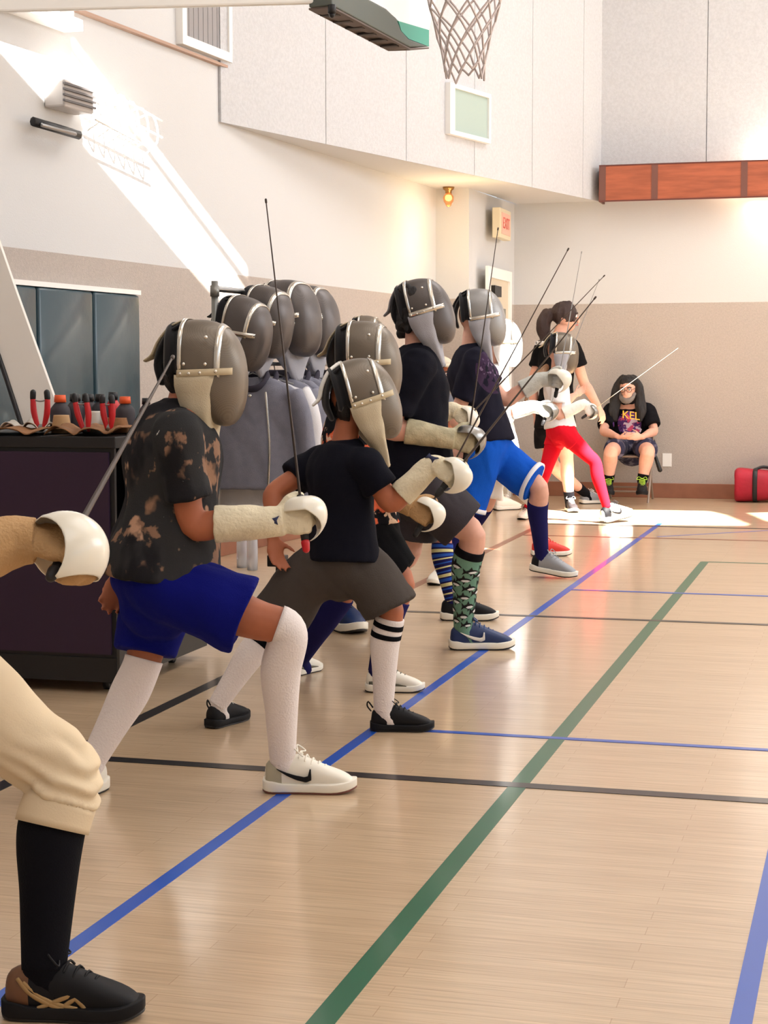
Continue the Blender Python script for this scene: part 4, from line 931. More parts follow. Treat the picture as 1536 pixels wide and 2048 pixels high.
# ---- seated man
def folding_chair(loc, label, px=None):
    t = empty('folding_chair', loc, label, 'chair', 'folding chairs by the back wall'); L = V(loc)
    MC = mat('beige painted steel', (150, 132, 118), .4, metal=.3)
    bm = NB(); box(bm, L+V((-.20, -.20, .425)), L+V((.20, .19, .445))); put('seat', bm, MC, t, smooth=False, bevel=.012)
    bm = NB(); box(bm, L+V((-.2, .20, .66)), L+V((.2, .215, .86))); put('backrest', bm, MC, t, smooth=False, bevel=.008)
    for sd in (-1, 1):
        bm = NB(); tube(bm, [L+V((sd*.22, .22, .88)), L+V((sd*.22, .05, .44)), L+V((sd*.22, -.24, .0))], .012, n=8, sub=1); put('leg', bm, MC, t)
        bm = NB(); tube(bm, [L+V((sd*.205, -.08, .43)), L+V((sd*.205, .26, .0))], .012, n=8, sub=1); put('leg', bm, MC, t)
    bm = NB(); tube(bm, [L+V((-.22, -.17, .1)), L+V((.22, -.17, .1))], .009, n=8, sub=1); tube(bm, [L+V((-.2, .17, .12)), L+V((.2, .17, .12))], .009, n=8, sub=1); put('crossbar', bm, MC, t)
    return t
cl = G(1262, 998); cl = V((cl.x, 16.64, 0)); folding_chair(cl, 'beige steel folding chair under the seated bearded man')
def PY(x, y, Yw): return on_plane(x, y, (0, Yw, 0), Y)
def dep(x, y, Yw): return (PY(x, y, Yw)-CAM).dot(fwd)
PC_ = P(1254, 850, 16.5); T_MAN = layered('black printed tee', (16, 15, 20), [((96, 60, 120), 11, .38, (1, 1, 1), (tuple(PC_), (.15, .3, .16))), ((232, 210, 226), 15, .47, (1, 1, 1.6), (tuple(PC_+V((.03, 0, -.03))), (.12, .3, .11))), ((214, 84, 120), 19, .54, (1, 1, 1), (tuple(PC_), (.15, .3, .15)))], 2)
rm, im = person('person', 'seated man with long dark hair and grey beard, black printed tee, arms in lap', 16.64, 1.04, -92, (1258, 802, .1), (1262, 888, .2), head=(1256, 778, .0), skin=SKIN3, torso=1.15,
    arms=[dict(side='R', elbow=(1207, 862, -.05), wrist=(1236, 874, -.26), tip=(1262, 876, -.30), curl=(.3, .3, .2)), dict(side='L', elbow=(1308, 862, -.05), wrist=(1284, 874, -.28), tip=(1258, 872, -.32), curl=(.3, .3, .2))],
    legs=[dict(side='R', knee=(1222, 903, -.42), heel3=PY(1217, 984, 16.35)*1, toe3=PY(1217, 992, 16.03), rs=1.2, sock=(KSOCK, 1.75), hem=.75, flare=.02, hip=(1240, 890, .15), shoe=dict(upper=KSH, sole=KSH, lace=mat('neon green laces', (190, 235, 70), .6))),
          dict(side='L', knee=(1296, 903, -.42), heel3=PY(1284, 984, 16.35), toe3=PY(1284, 992, 16.03), rs=1.2, sock=(KSOCK, 1.75), hem=.75, flare=.02, hip=(1284, 890, .15), shoe=dict(upper=KSH, sole=KSH, lace=mat('neon green laces', (190, 235, 70), .6)))],
    shirt=T_MAN, shorts=(mat('navy patterned shorts', (40, 40, 66), .9, col2=(110, 106, 124), noise_scale=14, thresh=(.5, .6)), .75, .02), vox=.008, sleeve=.75, loose=1.12, group='people by the back wall', hem=.0)
fm = V((-.08, -1, -.25)).normalized(); face_parts(rm, im['hc'], fm, 1.0, SKIN3, beard=mat('grey beard', (120, 112, 108), .8), glasses=True)
hc = im['hc']; bm = NB(); ball(bm, hc+Y*.025+Z*.045, (.098, .10, .092)); ball(bm, hc+Z*.078-Y*.028, (.086, .072, .058))
for sd in (-1, 1): tube(bm, [hc+V((sd*.05, 0, .10)), hc+V((sd*.092, .0, .03)), hc+V((sd*.11, -.005, -.08)), hc+V((sd*.13, -.03, -.20)), hc+V((sd*.12, -.05, -.30))], [.04, (.05, .034), (.055, .034), (.055, .034), (.03, .02)], sub=4)
tube(bm, [hc+Y*.07, hc+Y*.09-Z*.12, hc+Y*.09-Z*.26], [.09, (.11, .05), (.10, .04)], side=X, sub=4)
put('hair', bm, M_HAIR, rm, voxel=.008, relax=1, wr=(.008, 26, (1, 1, .25)))
sm = [o for o in rm.children if o.name.startswith('shirt')][0]
pr_ = P(1252, 845, 16.75)-fwd*.20
text('chest_letters', 'KEL', .105, mat('yellow lettering', (246, 188, 60), .7), sm, pr_+V((.02, -.012, .055)), (V((1, 0, -.12)).normalized(), Z, -Y), ext=.004)

# ---- man in the background, left of the printed tee
c2 = V((PY(880, 985, 14.9).x+.1, 14.9, 0)); folding_chair(c2, 'folding chair hidden behind the fencers, under the man in grey')
rb, ib = person('person', 'man with short dark hair in grey shirt seated far back between two fencers', 14.75, .92, -50, (884, 786), (880, 880, .1), head=(886, 750), skin=SKIN2,
    arms=[dict(side='R', elbow=(868, 845, 0), wrist=(885, 880, -.2)), dict(side='L', elbow=(905, 845, 0), wrist=(895, 880, -.2))],
    legs=[dict(side='R', knee=(870, 920, -.35), heel3=V((PY(870, 995, 14.5).x, 14.5, 0)), toe3=V((PY(870, 995, 14.5).x, 14.22, 0)), hem=.9, shoe=dict(upper=KSH, sole=WSH)),
          dict(side='L', knee=(905, 920, -.35), heel3=V((PY(905, 995, 14.5).x, 14.5, 0)), toe3=V((PY(905, 995, 14.5).x, 14.22, 0)), hem=.9, shoe=dict(upper=KSH, sole=WSH))],
    shirt=mat('slate shirt', (96, 100, 112), .9), shorts=(BLACKC, .9, .02), vox=.010, group='people by the back wall', hem=.0)
fb = V((.75, -.6, -.1)).normalized(); face_parts(rb, ib['hc'], fb, 1.0, SKIN2)
bm = NB(); ball(bm, ib['hc']-fb*.02+Z*.05, (.095, .086, .088), frame(fb)); put('hair', bm, M_HAIR, rb, voxel=.008, wr=(.004, 30, (1, 1, 1)))
bm = NB(); ball(bm, ib['hc']+Z*.10-fb*.02, (.1, .09, .06), frame(fb)); ball(bm, ib['hc']+Z*.085+fb*.08, (.07, .06, .012), frame(fb)); put('cap', bm, mat('cream cap', (210, 200, 180), .8), rb, voxel=.006)
# baton lying against the seated man's chair
a = PY(1308, 905, 16.6); b = PY(1320, 940, 16.6)
bm = NB(); tube(bm, [a, b], [.014, .022], n=12, sub=3); tag(put('baton', bm, M_BLACK), 'black baton leaning beside the seated man by his chair leg', 'baton')
# ================================================================== KIT AROUND THE HALL
# ---- black cart with purple front, open shelf on its right side
x0c, x1c, y0c, y1c, hc_ = -4.05, -2.78, 6.09, 7.02, 1.0
t = empty('equipment_cart', (x1c, y0c, 0), 'black wheeled equipment cart with a dark purple front panel, left side', 'cart')
M_PURP = mat('dark purple panel', (44, 18, 50), .55, noise_amt=.15, noise_scale=3); M_CB = mat('black cart board', (14, 12, 15), .5); M_CG = mat('dark grey kick board', (62, 58, 54), .6)
bm = NB(); box(bm, (x0c, y0c, hc_-.045), (x1c+.01, y1c, hc_)); put('top_board', bm, M_CB, t, smooth=False, bevel=.004)
bm = NB(); box(bm, (x0c, y0c+.012, .14), (x1c, y0c+.03, hc_-.045)); put('front_frame', bm, M_CB, t, smooth=False)
bm = NB(); box(bm, (x0c+.02, y0c, .155), (x1c-.02, y0c+.012, hc_-.06)); put('front_panel', bm, M_PURP, t, smooth=False)
bm = NB(); box(bm, (x0c, y1c-.03, .14), (x1c-.03, y1c, hc_-.045)); put('back_panel', bm, M_CB, t, smooth=False)
bm = NB(); box(bm, (x0c+.5, y0c+.03, .14), (x0c+.52, y1c-.03, hc_-.045)); put('divider', bm, M_CB, t, smooth=False)
bm = NB(); box(bm, (x0c, y0c+.005, .045), (x1c, y1c, .14)); put('base_board', bm, M_CB, t, smooth=False)
bm = NB(); box(bm, (x1c, y0c+.01, .05), (x1c+.012, y1c, .20)); put('kick_board', bm, M_CG, t, smooth=False)
bm = NB(); box(bm, (x1c-.03, y1c-.03, .14), (x1c+.01, y1c, hc_-.045)); put('corner_post', bm, M_CB, t, smooth=False)
bm = NB(); box(bm, (x0c+.52, y0c+.03, .5), (x1c-.01, y1c-.03, .52)); put('shelf', bm, M_CB, t, smooth=False)
for cx, cy in ((x1c-.08, y0c+.1), (x1c-.08, y1c-.18), (x0c+.1, y0c+.1), (x0c+.1, y1c-.1)):
    bm = NB(); tube(bm, [V((cx-.012, cy, .025)), V((cx+.012, cy, .025))], .025, n=16, sub=1, ends='flat'); box(bm, (cx-.016, cy-.012, .025), (cx+.016, cy+.012, .05)); put('caster', bm, M_BLACK, t)
# white sign with a black letter stuck behind the kick board
a = V((x1c+.016, 6.45, .0)); bm = NB()
pg = [V((x1c+.002, 6.48, .20)), V((x1c+.002, 6.97, .20)), V((x1c+.002, 6.50, .43))]
pg = [G(*q_, 0) for q_ in ()] or [on_plane(x, y, (x1c-.02, 0, 0), X) for x, y in ((352, 1246), (384, 1278), (356, 1296), (336, 1300), (346, 1270))]
prism(bm, pg, X*.004); sg_ = put('paper_sign', bm, M_WHITE, smooth=False); tag(sg_, 'white paper with a black letter in the open side of the cart', 'paper')
bm = NB(); q_ = [on_plane(x, y, (x1c-.015, 0, 0), X) for x, y in ((360, 1267), (357, 1288), (348, 1272))]
tube(bm, q_[:2], .009, n=6, sub=1); tube(bm, [q_[0].lerp(q_[1], .3), q_[2]], .008, n=6, sub=1); tube(bm, [q_[0].lerp(q_[1], .75), q_[2]-Z*.035], .008, n=6, sub=1); put('letter', bm, M_BLACK, sg_)
# ---- things on the cart
TY = 6.3
def onT(x, y, Yw=TY): p = on_plane(x, y, (0, Yw, 0), Y); return p
M_CARD = mat('brown cardboard', (150, 104, 64), .85, noise_amt=.35, noise_scale=18); M_TIN = mat('pale tin', (206, 200, 190), .35, metal=.3); M_ORG = mat('orange cap', (232, 92, 40), .5); M_DG = mat('dark grey pouch', (52, 48, 54), .7)
def sheet(name, xa, xb, Yw, dep_, amp, mt, lab, cat, grp=None):
    a = onT(xa, 876, Yw).x; b = onT(xb, 876, Yw).x; bm = NB()
    grid(bm, lambda u, v: V((a+(b-a)*u, Yw+dep_*(v-.5)*1.6, hc_+.004+abs(math.sin(u*7+v*3))*amp+abs(noise.noise(V((u*4, v*3, a)))*amp))), 26, 12); thick(bm, .003)
    tag(put(name, bm, mt), lab, cat, grp)
sheet('cardboard_sheet', -60, 118, 6.28, .25, .022, M_CARD, 'wavy brown cardboard sheet at the left end of the cart top', 'cardboard', 'cardboard on the cart')
sheet('foil_tray', 20, 112, 6.42, .12, .035, M_TIN, 'silvery wavy tray behind the brown sheet under the standing pliers', 'tray')
sheet('cardboard_sheet', 128, 262, 6.28, .22, .028, M_CARD, 'wavy brown cardboard sheet beside the bleached tee on the cart top', 'cardboard', 'cardboard on the cart')
def pliers(x, y, xt, yt, Yw, spread, lab):
    b = onT(x, y, Yw); b.z = max(b.z, hc_+.012); tp_ = onT(xt, yt, Yw); t = empty('pliers', b, lab, 'pliers', 'red handled pliers on the cart')
    w_ = (tp_-b); s_ = X*spread
    for sd in (-1, 1):
        bm = NB(); tube(bm, [b+s_*sd*.35+w_*.02, b+s_*sd*.85+w_*.45, b+s_*sd*.95+w_*.85], [.009, .0125, .011], n=10, sub=4); h = put('handle', bm, M_RED, t)
        bm = NB(); tube(bm, [b+s_*sd*.95+w_*.84, b+s_*sd*.9+w_*1.0], [.012, .0125], n=10, sub=2); put('handle_tip', bm, M_BLACK, h)
    bm = NB(); tube(bm, [b+s_*.9+w_*.8, b+w_*.76, b-s_*.9+w_*.8], .003, n=6, sub=3); put('spring', bm, M_STEEL, t)
    bm = NB(); ball(bm, b+w_*.03, (.018, .01, .016)); put('pivot', bm, M_STEEL, t)
pliers(82, 858, 80, 785, 6.36, .034, 'red handled pliers standing before the white leaning board')
pliers(172, 862, 160, 792, 6.22, .026, 'red handled pliers tilted in the middle of the cart top')
pliers(218, 858, 214, 795, 6.26, .022, 'red handled pliers nearest the bleached tee')
def bottle(x, ytop, Yw, r, mt, capm, lab, neck=.4):
    p = onT(x, ytop, Yw); b = V((p.x, Yw, hc_+.004)); h = p.z-b.z; t = empty('bottle', b, lab, 'bottle', 'bottles and tubs on the cart')
    bm = NB(); tube(bm, [b, b+Z*h*.55, b+Z*h*.72, b+Z*h*.82], [r, r, r*.7, r*neck], n=18, sub=3, ends='flat'); put('bottle_body', bm, mt, t)
    bm = NB(); tube(bm, [b+Z*h*.80, b+Z*h], [r*neck*1.5, r*neck*1.35], n=16, sub=1, ends='flat'); put('cap', bm, capm, t)
bottle(120, 790, 6.5, .042, M_DG, M_ORG, 'dark bottle with an orange cap right of the leaning board')
bottle(250, 793, 6.5, .040, M_DG, M_ORG, 'dark bottle with an orange cap close to the bleached tee')
bottle(150, 788, 6.62, .040, M_DG, M_BLACK, 'dark bottle with a black cap behind the tilted pliers')
bottle(176, 788, 6.72, .045, M_DG, M_BLACK, 'grey bottle with a black cap, third from the board')
bottle(200, 788, 6.66, .036, M_DG, M_BLACK, 'grey bottle with a black cap just left of the rear red grip')
bottle(226, 784, 6.7, .034, M_RED, M_BLACK, 'red bottle with a black cap behind the others')
bottle(292, 796, 6.7, .03, M_DG, M_BLACK, 'slim dark bottle peeking over the shoulder of the bleached tee')
def tub(x, y, Yw, r, h, mt, lab, grp=True):
    p = onT(x, y, Yw); b = V((p.x, Yw, hc_+.003)); bm = NB(); tube(bm, [b, b+Z*h*.8, b+Z*h], [r, r*.8, r*.75], n=18, sub=2, ends='flat'); tag(put('tub', bm, mt), lab, 'tub', 'bottles and tubs on the cart')
tub(123, 850, 6.36, .042, .072, mat('tan leather', (186, 150, 106), .7), 'tan leather tub between the standing pliers and the tilted pliers')
tub(190, 850, 6.5, .05, .085, M_TIN, 'pale tin with a domed lid behind the middle pliers')
tub(233, 850, 6.45, .055, .06, M_CARD, 'brown cardboard tub in the right group of tools')
# leaning white board with a black edge
bm = NB(); pl_ = [on_plane(x, y, (0, 6.62, 0), Y) for x, y in ((-75, 420), (0, 583), (112, 820), (104, 862), (48, 868), (0, 755), (-150, 430))]
for p_ in pl_: p_.y = 6.62+ (p_.z-1.0)*.25
for p_ in pl_: p_.z = max(p_.z, hc_+.004)
prism(bm, pl_, Y*.02); t = put('leaning_board', bm, mat('white foam board', (236, 230, 222), .6), smooth=False); tag(t, 'white board leaning diagonally on the cart before the teal pads', 'board')
bm = NB(); tube(bm, [pl_[6]-Y*.004, pl_[5]-Y*.004, pl_[4]-Y*.004], .011, n=8, sub=1); put('black_edge', bm, M_BLACK, t)

# ---- rack with masks and lame jackets
RA, RBp = P(431, 742, 7.85), P(644, 742, 8.95)
ra, rb2 = V((RA.x, RA.y, 0)), V((RBp.x, RBp.y, 0)); RD = (rb2-ra).normalized(); RL = (rb2-ra).length; RS = V((RD.y, -RD.x, 0))
zt = on_plane(431, 562, RA, Y).z; zb_ = on_plane(455, 712, ra+RD*.1, Y).z; zu = zt-.035
t = empty('clothes_rack', ra, 'grey steel clothes rack holding masks above and grey jackets below', 'rack')
MR = mat('galvanised tube', (136, 136, 132), .4, metal=.7)
for k_, a in enumerate((ra, rb2)):
    bm = NB(); tube(bm, [a+Z*.09, a+Z*zt], .016, n=14, sub=1, ends='flat'); p_ = put('post', bm, MR, t)
    bm = NB(); tube(bm, [a+Z*(zt-.07), a+Z*(zt-.02)], .021, n=14, sub=1, ends='flat'); put('bracket', bm, MR, p_)
    bm = NB(); tube(bm, [a-RS*.25+Z*.09, a+RS*.25+Z*.09], .014, n=10, sub=1); put('foot', bm, MR, t)
    for sd in (-1, 1):
        bm = NB(); c = a+RS*.23*sd+Z*.035; tube(bm, [c-RS*.0-RD*.014, c+RD*.014], .034, n=16, sub=1, ends='flat'); put('wheel', bm, M_BLACK, t)
for nm, zz in (('top_rail', zu), ('hanging_rail', zb_), ('hanging_rail', zb_-.035)):
    off = V((0, 0, 0)) if nm == 'top_rail' or zz == zb_ else RS*.03
    bm = NB(); tube(bm, [ra+Z*zz+off, rb2+Z*zz+off], .0135 if nm == 'top_rail' else .009, n=12, sub=1); put(nm, bm, M_STEEL, t)
def rmask(px, py, d, yaw_, pit, rollz, s, lab, mesh=M_MESHD, bib=M_BIBG, flap=False):
    O = P(px, py, d); tt = empty('fencing_mask', O, lab, 'fencing mask', 'masks hung on the rack')
    a = math.radians(yaw_); p = math.radians(pit); mf = V((math.cos(a)*math.cos(p), math.sin(a)*math.cos(p), math.sin(p)))
    up_ = Matrix.Rotation(math.radians(rollz), 3, mf) @ Z
    mask(None, O, mf, up_, s=s, mesh=mesh, bib=bib, strap=M_LINING, top=tt, flap=flap)
rmask(466, 652, 7.9, -8, -14, 0, 1.05, 'dark mask tipped forward at the left end of the rack', flap=True)
rmask(512, 630, 8.15, -12, -12, 0, 1.05, 'dark mask second from the left on the rack, half behind the first')
rmask(556, 630, 8.45, -16, 2, 0, 1.22, 'large dark mask with a long hanging bib, third on the rack')
rmask(598, 636, 8.8, -10, 2, 0, 1.18, 'dark mask at the right end of the rack top')
# jackets
M_LAME = mat('grey lame cloth', (132, 132, 146), .75, metal=0, bump=.3, bump_scale=300, noise_amt=.1, noise_scale=30)
M_LAMD = mat('dark grey jacket lining', (62, 58, 72), .85); M_WJ = mat('white jacket cloth', (226, 224, 226), .85, bump=.2, bump_scale=200)
def jacket(tt, lab, mt, wid=.22, hem_=.66, drop=.10, group='jackets on the rack', seed=0, twist=0):
    b = ra+RD*tt+Z*(zb_-drop); root = empty('fencing_jacket', b, lab, 'jacket', group)
    sd_ = (Matrix.Rotation(twist, 3, Z) @ RS).normalized(); fw_ = (Matrix.Rotation(twist, 3, Z) @ -RD).normalized()
    bm = NB(); n_ = 28
    pts_ = [b-Z*.0, b-Z*.03, b-Z*.09, b-Z*.25, b-Z*(hem_*.6), b-Z*hem_]
    tube(bm, pts_, [(.07, .035), (.15, .045), (wid*.93, .055), (wid*.88, .06), (wid*.92, .065), (wid, .07)], n=30, side=sd_, sub=6, ends='flat')
    for q in (-1, 1):
        s0 = b+sd_*q*(wid*.80)-Z*.07; tube(bm, [s0, s0+sd_*q*.05-Z*.12, s0+sd_*q*.065-Z*.32, s0+sd_*q*.05-Z*.50], [(.05, .055), (.05, .055), (.045, .05), (.038, .042)], n=16, side=sd_, sub=4, ends='flat')
    body_ = put('jacket_body', bm, mt, root, voxel=.009, relax=2, wr=(.016, 7+seed, (1, 1, .5), 1))
    bm = NB(); rg = [b+sd_*math.cos(a)*.075+fw_*(math.sin(a)*.045+.02)+Z*(.015-.07*max(0, math.sin(a))) for a in [PI*2*i/20 for i in range(21)]]
    tube(bm, rg, [(.010, .022)]*21, n=8, sub=1); put('collar', bm, M_LAMD, root)
    bm = NB(); tube(bm, [b+fw_*.055-Z*.07+sd_*.07, b+fw_*.078-Z*.3+sd_*.09, b+fw_*.09-Z*hem_*.95+sd_*.085], [(.006, .004)]*3, n=8, side=sd_, sub=3); put('zip', bm, M_CHROME, root)
    # hanger it hangs from
    h = empty('coat_hanger', b, 'thin wire hanger inside the '+lab, 'hanger', 'wire hangers on the rack')
    bm = NB(); tp_ = ra+RD*tt+Z*(zb_+.016); tube(bm, [b+Z*.02, b+Z*.05, tp_-sd_*.018-Z*.02, tp_, tp_+sd_*.016-Z*.014], .003, n=6, sub=4); put('hook', bm, M_STEEL, h)
    bm = NB(); tube(bm, [b-sd_*.15-Z*.03, b+Z*.02, b+sd_*.15-Z*.03], .004, n=6, sub=1); put('shoulder_wire', bm, M_STEEL, h)
    return root, b, sd_, fw_
j1, b_, sd_, fw_ = jacket(.38, 'foremost grey jacket with dark collar', M_LAME, wid=.235, hem_=.53, seed=0, twist=.3)
bm = NB(); ball(bm, b_+fw_*.082-Z*.085, .009); put('snap', bm, M_RIVET, j1)
jw, b2, sd2, fw2 = jacket(.48, 'long white jacket beneath the grey one', M_WJ, wid=.222, hem_=.73, seed=1, twist=.3)
bm = NB(); c = b2+fw2*.080-Z*.64+sd2*.09
prism(bm, [c+sd2*x*.9+Z*y*.9 for x, y in [(-.03, -.03), (-.02, 0), (-.03, .01), (-.005, .03), (.005, .05), (.012, .03), (.004, .018), (.03, .008), (.022, -.006), (.002, 0), (.004, -.03), (-.004, -.03), (-.008, -.006), (-.022, -.03)]], fw2*.012); put('horse_logo', bm, mat('navy print', (40, 46, 80), .7), jw)
for k_, (tt, tw, w_) in enumerate(((.62, .15, .22), (.74, .1, .22), (.86, .2, .215), (.98, .1, .22), (1.10, .15, .21))):
    if tt < RL-.06:
        jacket(tt, ('grey jacket', 'grey jacket')[0]+' hanging '+('second', 'third', 'fourth', 'fifth', 'last')[k_]+' from the front of the rack', M_LAME, wid=w_, hem_=.60, seed=2+k_, twist=tw)
# orange ring on the right post
c = P(629, 716, 8.9); bm = NB()
rg = [c+RS*math.cos(a)*.036+Z*math.sin(a)*.036 for a in [PI*2*i/24 for i in range(25)]]
tube(bm, rg, .015, n=10, sub=1); tag(put('tape_roll', bm, mat('burnt orange plastic', (190, 72, 40), .5)), 'orange ring hanging at the right end of the hanging rail', 'ring')
c = P(588, 727, 8.7); bm = NB(); tube(bm, [c-RS*.03, c+RS*.04], [.016, .012], n=10); tag(put('clip', bm, M_RED), 'red clip on the rail under the third mask', 'clip')
# floor things seen between the two foremost fencers
def floorbox(name, x, y, ax_, ay_, h, mt, lab, cat):
    p = G(x, y); bm = NB(); box(bm, (p.x-ax_, p.y, 0), (p.x+ax_, p.y+ay_, h)); return tag(put(name, bm, mt, smooth=False, bevel=.006), lab, cat)
M_CLEAR = mat('clear plastic', (225, 228, 235), .15, trans=.6)
for k_, (x, y, lab) in enumerate(((484, 1135, 'clear plastic bottle standing left, under the cream glove'), (505, 1140, 'clear plastic bottle standing right beside its twin under the glove'))):
    p = G(x, y); t = empty('water_bottle', p, lab, 'bottle', 'clear bottles by the rack'); bm = NB(); tube(bm, [p, p+Z*.19, p+Z*.22], [.034, .034, .016], n=16, sub=2, ends='flat'); put('bottle_body', bm, M_CLEAR, t)
    bm = NB(); tube(bm, [p+Z*.22, p+Z*.245], .017, n=12, sub=1, ends='flat'); put('cap', bm, M_WHITE, t)
p = G(556, 1215); t = empty('blade_clamp', p, 'black clamp stand on the floor left of the grey shorts', 'clamp')
bm = NB(); tube(bm, [p+Z*.0, p+Z*.22], [.012, .012], n=10, sub=1, ends='flat'); put('pole', bm, M_STEEL, t)
bm = NB(); box(bm, p+V((-.05, -.03, .22)), p+V((.05, .03, .28))); put('jaw', bm, M_BLACK, t, smooth=False, bevel=.004)
bm = NB(); box(bm, p+V((-.07, -.06, 0)), p+V((.07, .06, .025))); put('foot', bm, M_BLACK, t, smooth=False, bevel=.004)
# ---- red duffel bag
p = on_plane(1468, 1001, (0, 16.62, 0), Y); t = empty('duffel_bag', (p.x+.35, 16.8, 0), 'red duffel bag with black straps on the floor by the back wall', 'bag')
M_BAG = mat('red nylon', (176, 16, 46), .6, noise_amt=.25, noise_scale=6, bump=.3, bump_scale=25); a = V((p.x, 16.8, .16))
bm = NB(); tube(bm, [a, a+X*.03, a+X*.2, a+X*.42, a+X*.62, a+X*.78], [(.15, .145), (.165, .16), (.165, .15), (.16, .135), (.165, .145), (.15, .14)], n=26, side=Y, sub=4, ends='flat', power=3.2); put('bag_body', bm, M_BAG, t, wr=(.008, 9, (1, 1, 1), 1))
for xx in (.19, .58):
    bm = NB(); rg = [a+X*xx+Y*.171*math.copysign(abs(math.cos(q))**.62, math.cos(q))+Z*.158*math.copysign(abs(math.sin(q))**.62, math.sin(q)) for q in [PI*2*i/30 for i in range(31)]]; tube(bm, rg, [(.022, .004)]*31, n=8, side=X, sub=1); put('strap', bm, M_BLACK, t)
bm = NB(); tube(bm, [a+X*.18+V((0, -.06, .15)), a+X*.26+V((0, -.03, .175)), a+X*.4+V((0, -.02, .155)), a+X*.6+V((0, -.06, .15))], [(.014, .006)]*4, n=8, sub=5); put('handle', bm, M_BLACK, t)
# ---- basketball hoop
B0, B1 = P(664, 10, 8.0), P(858, 93, 9.05); B1.z = B0.z; bd = (B1-B0).normalized(); bn = V((bd.y, -bd.x, 0))      # bn = towards the court side
if bn.dot(rgt) < 0: bn = -bn
t = empty('basketball_hoop', B0, 'basketball backboard with green bottom pad and white net, top of view', 'basketball hoop'); zb3 = P(858, 93, 9.05).z
bd = (P(858, 93, 9.05)-P(664, 8, 8.0)); bl = bd.length; bdh = V((bd.x, bd.y, 0)).normalized(); z_a = P(664, 8, 8.0).z
MT = mat('teal painted pad', (70, 160, 140), .45); MU = mat('brown grey pad underside', (104, 92, 86), .7); MGL = mat('white backboard', (244, 248, 250), .25)
Bm = P(664, 8, 8.0)
BPt = V((Bm.x, Bm.y, 0))
def onB(x, y, off=0): return on_plane(x, y, BPt+bn*off, bn)
prism_px = lambda pts_, o0, o1: [onB(x, y, o1) for x, y in pts_]
WHT = [(690, -60), (885, -60), (858, 60), (797, 42), (772, 18), (735, -2)]; TEA = [(797, 42), (858, 60), (858, 93), (818, 78), (803, 62)]; DRK = [(664, -60), (690, -60), (735, -2), (772, 18), (793, 36), (803, 62), (818, 78), (858, 93), (820, 94), (664, 10)]
bm = NB(); prism(bm, [onB(x, y, .0) for x, y in WHT], bn*-.03); put('backboard', bm, MGL, t, smooth=False)
bm = NB(); prism(bm, [onB(x, y, .012) for x, y in TEA], bn*-.05); put('teal_border', bm, MT, t, smooth=False)
bm = NB(); prism(bm, [onB(x, y, .025) for x, y in DRK], bn*-.12); pd = put('bottom_pad', bm, mat('grey green pad', (92, 98, 92), .6), t, smooth=False, bevel=.006)
a3 = onB(664, 10, .02); c3 = onB(820, 94, .02); d3 = onB(858, 93, .02)
bm = NB(); prism(bm, [a3-Z*.004, c3-Z*.004, d3-Z*.004, d3-bn*.11-Z*.004, c3-bn*.12-Z*.004, a3-bn*.12-Z*.004], -Z*.008); put('underside', bm, MU, pd, smooth=False)
for k_ in range(6):
    c = a3.lerp(c3, .12+.15*k_); bm = NB(); obox(bm, c-bn*.115-Z*.016, bdh*.035, bn*.09, Z*.006); put('rib', bm, mat('dark rib', (62, 52, 48), .7), pd, smooth=False)
bm = NB(); tube(bm, [a3-bdh*.0, a3-bdh*.0-Z*.04], .02, n=10, sub=1, ends='flat'); ball(bm, a3-Z*.045, .014); put('bolt', bm, M_BLACK, t)
rc = P(927, 742, 8.75); zr = P(927, -28, 8.75).z; rc = V((rc.x, rc.y, zr)); rr_ = .215
bm = NB(); tube(bm, [rc+V((math.cos(a), math.sin(a), 0))*rr_ for a in [PI*2*i/32 for i in range(33)]], .009, n=8, sub=1); tube(bm, [rc-bn*(rr_), rc-bn*(rr_+.16)], .02, sub=1); put('rim', bm, mat('orange rim', (220, 84, 40), .5), t)
bm = NB(); NN = 10; LV = [(0, 1.0), (.07, .93), (.14, .85), (.21, .76), (.28, .67), (.35, .59), (.42, .55), (.475, .53)]
hb = P(925, 160, 8.75).z; hh = zr-hb
def np_(i, j):
    z, r = LV[j]; a = 2*PI*(i+(.5 if j % 2 else 0))/NN; k = noise.noise(V((i*.9, j*.7, 2)))*.012
    rr2 = rr_*r*(1-.12*(j/7)) ; return rc+V((math.cos(a)*rr2+k, math.sin(a)*rr2-k, -z/.475*hh + (.02*((i*7) % 3-1) if j == 7 else k)))
for j in range(7):
    for i in range(NN):
        for dn in ((0, -1) if j % 2 == 0 else (0, 1)):
            a, b = np_(i, j), np_((i+dn) % NN if not (i+dn < 0) else NN-1, j+1)
            m_ = a.lerp(b, .5)+Z*.002; tube(bm, [a, m_, b], .0055, n=6, sub=1)
put('net', bm, mat('grey white net cord', (196, 184, 180), .8), t)
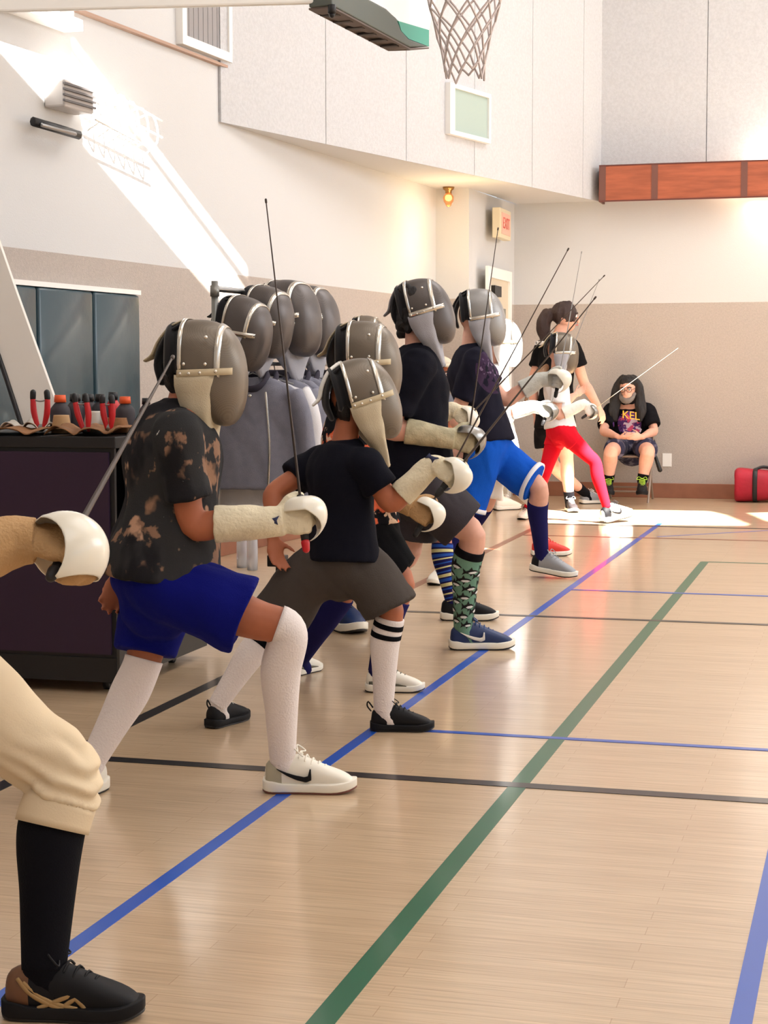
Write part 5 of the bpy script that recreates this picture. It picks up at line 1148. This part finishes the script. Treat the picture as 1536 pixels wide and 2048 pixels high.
a = P(655, -28, 8.1); b = onL(-30, -4); bm = NB(); b2_ = P(-80, -14, 7.6)
pa_, pb_ = P(656, 6, 8.0), P(-80, 26, 7.6); obox(bm, pa_-bn*.09, pb_-pa_, V((0, 0, .2)), bn*.09); put('support_arm', bm, M_WHITE, t, smooth=False, bevel=.01)
# ---- caged light and bar on the left wall
c = onL(112, 195); t = empty('caged_wall_light', c, 'white caged light on the left wall inside the sun strip', 'light fitting')
def LB_(bm, x, y, wx, wz, d0, d1): q = onL(x, y); obox(bm, q+LN*d0-LT*wx-Z*wz, LT*wx*2, LN*(d1-d0), Z*wz*2)
bm = NB(); LB_(bm, 118, 196, .16, .075, .0, .13); put('housing', bm, mat('pale grey housing', (190, 184, 180), .5), t, smooth=False, bevel=.012)
for k_ in range(4):
    bm = NB(); LB_(bm, 116, 178+k_*11, .17, .006, .131, .145); put('louvre', bm, mat('dark louvre', (96, 92, 92), .5), t, smooth=False)
bm = NB(); q = onL(150, 170)
for k_ in range(6):
    a = q+LT*(.10+.12*k_)-Z*.02*k_; tube(bm, [a, a+LN*.12+Z*.02, a+LN*.15-Z*.14, a+LN*.02-Z*.24], .007, n=6, sub=4)
for zz in (0, -.1, -.2):
    tube(bm, [q+LN*.13+Z*zz, q+LT*.8+LN*.13+Z*(zz-.1)], .007, n=6, sub=1)
put('wire_cage', bm, M_WHITE, t)
t = empty('wall_bracket', onL(110, 256), 'black and silver bar bracket under the caged light', 'bracket')
bm = NB(); a, b = onL(66, 243, .10), onL(158, 270, .10); tube(bm, [a, b], [(.026, .02)]*2, n=8, side=Z, sub=1, ends='flat'); put('bar', bm, M_BLACK, t)
bm = NB(); tube(bm, [onL(84, 250, .13), onL(150, 268, .13)], .011, n=8, sub=1); put('silver_rod', bm, M_STEEL, t)
for x, y in ((76, 246), (148, 267)):
    bm = NB(); tube(bm, [onL(x, y, 0), onL(x, y, .10)], .012, n=8, sub=1); put('arm', bm, M_STEEL, t)

bpy.data.scenes.remove(WS)
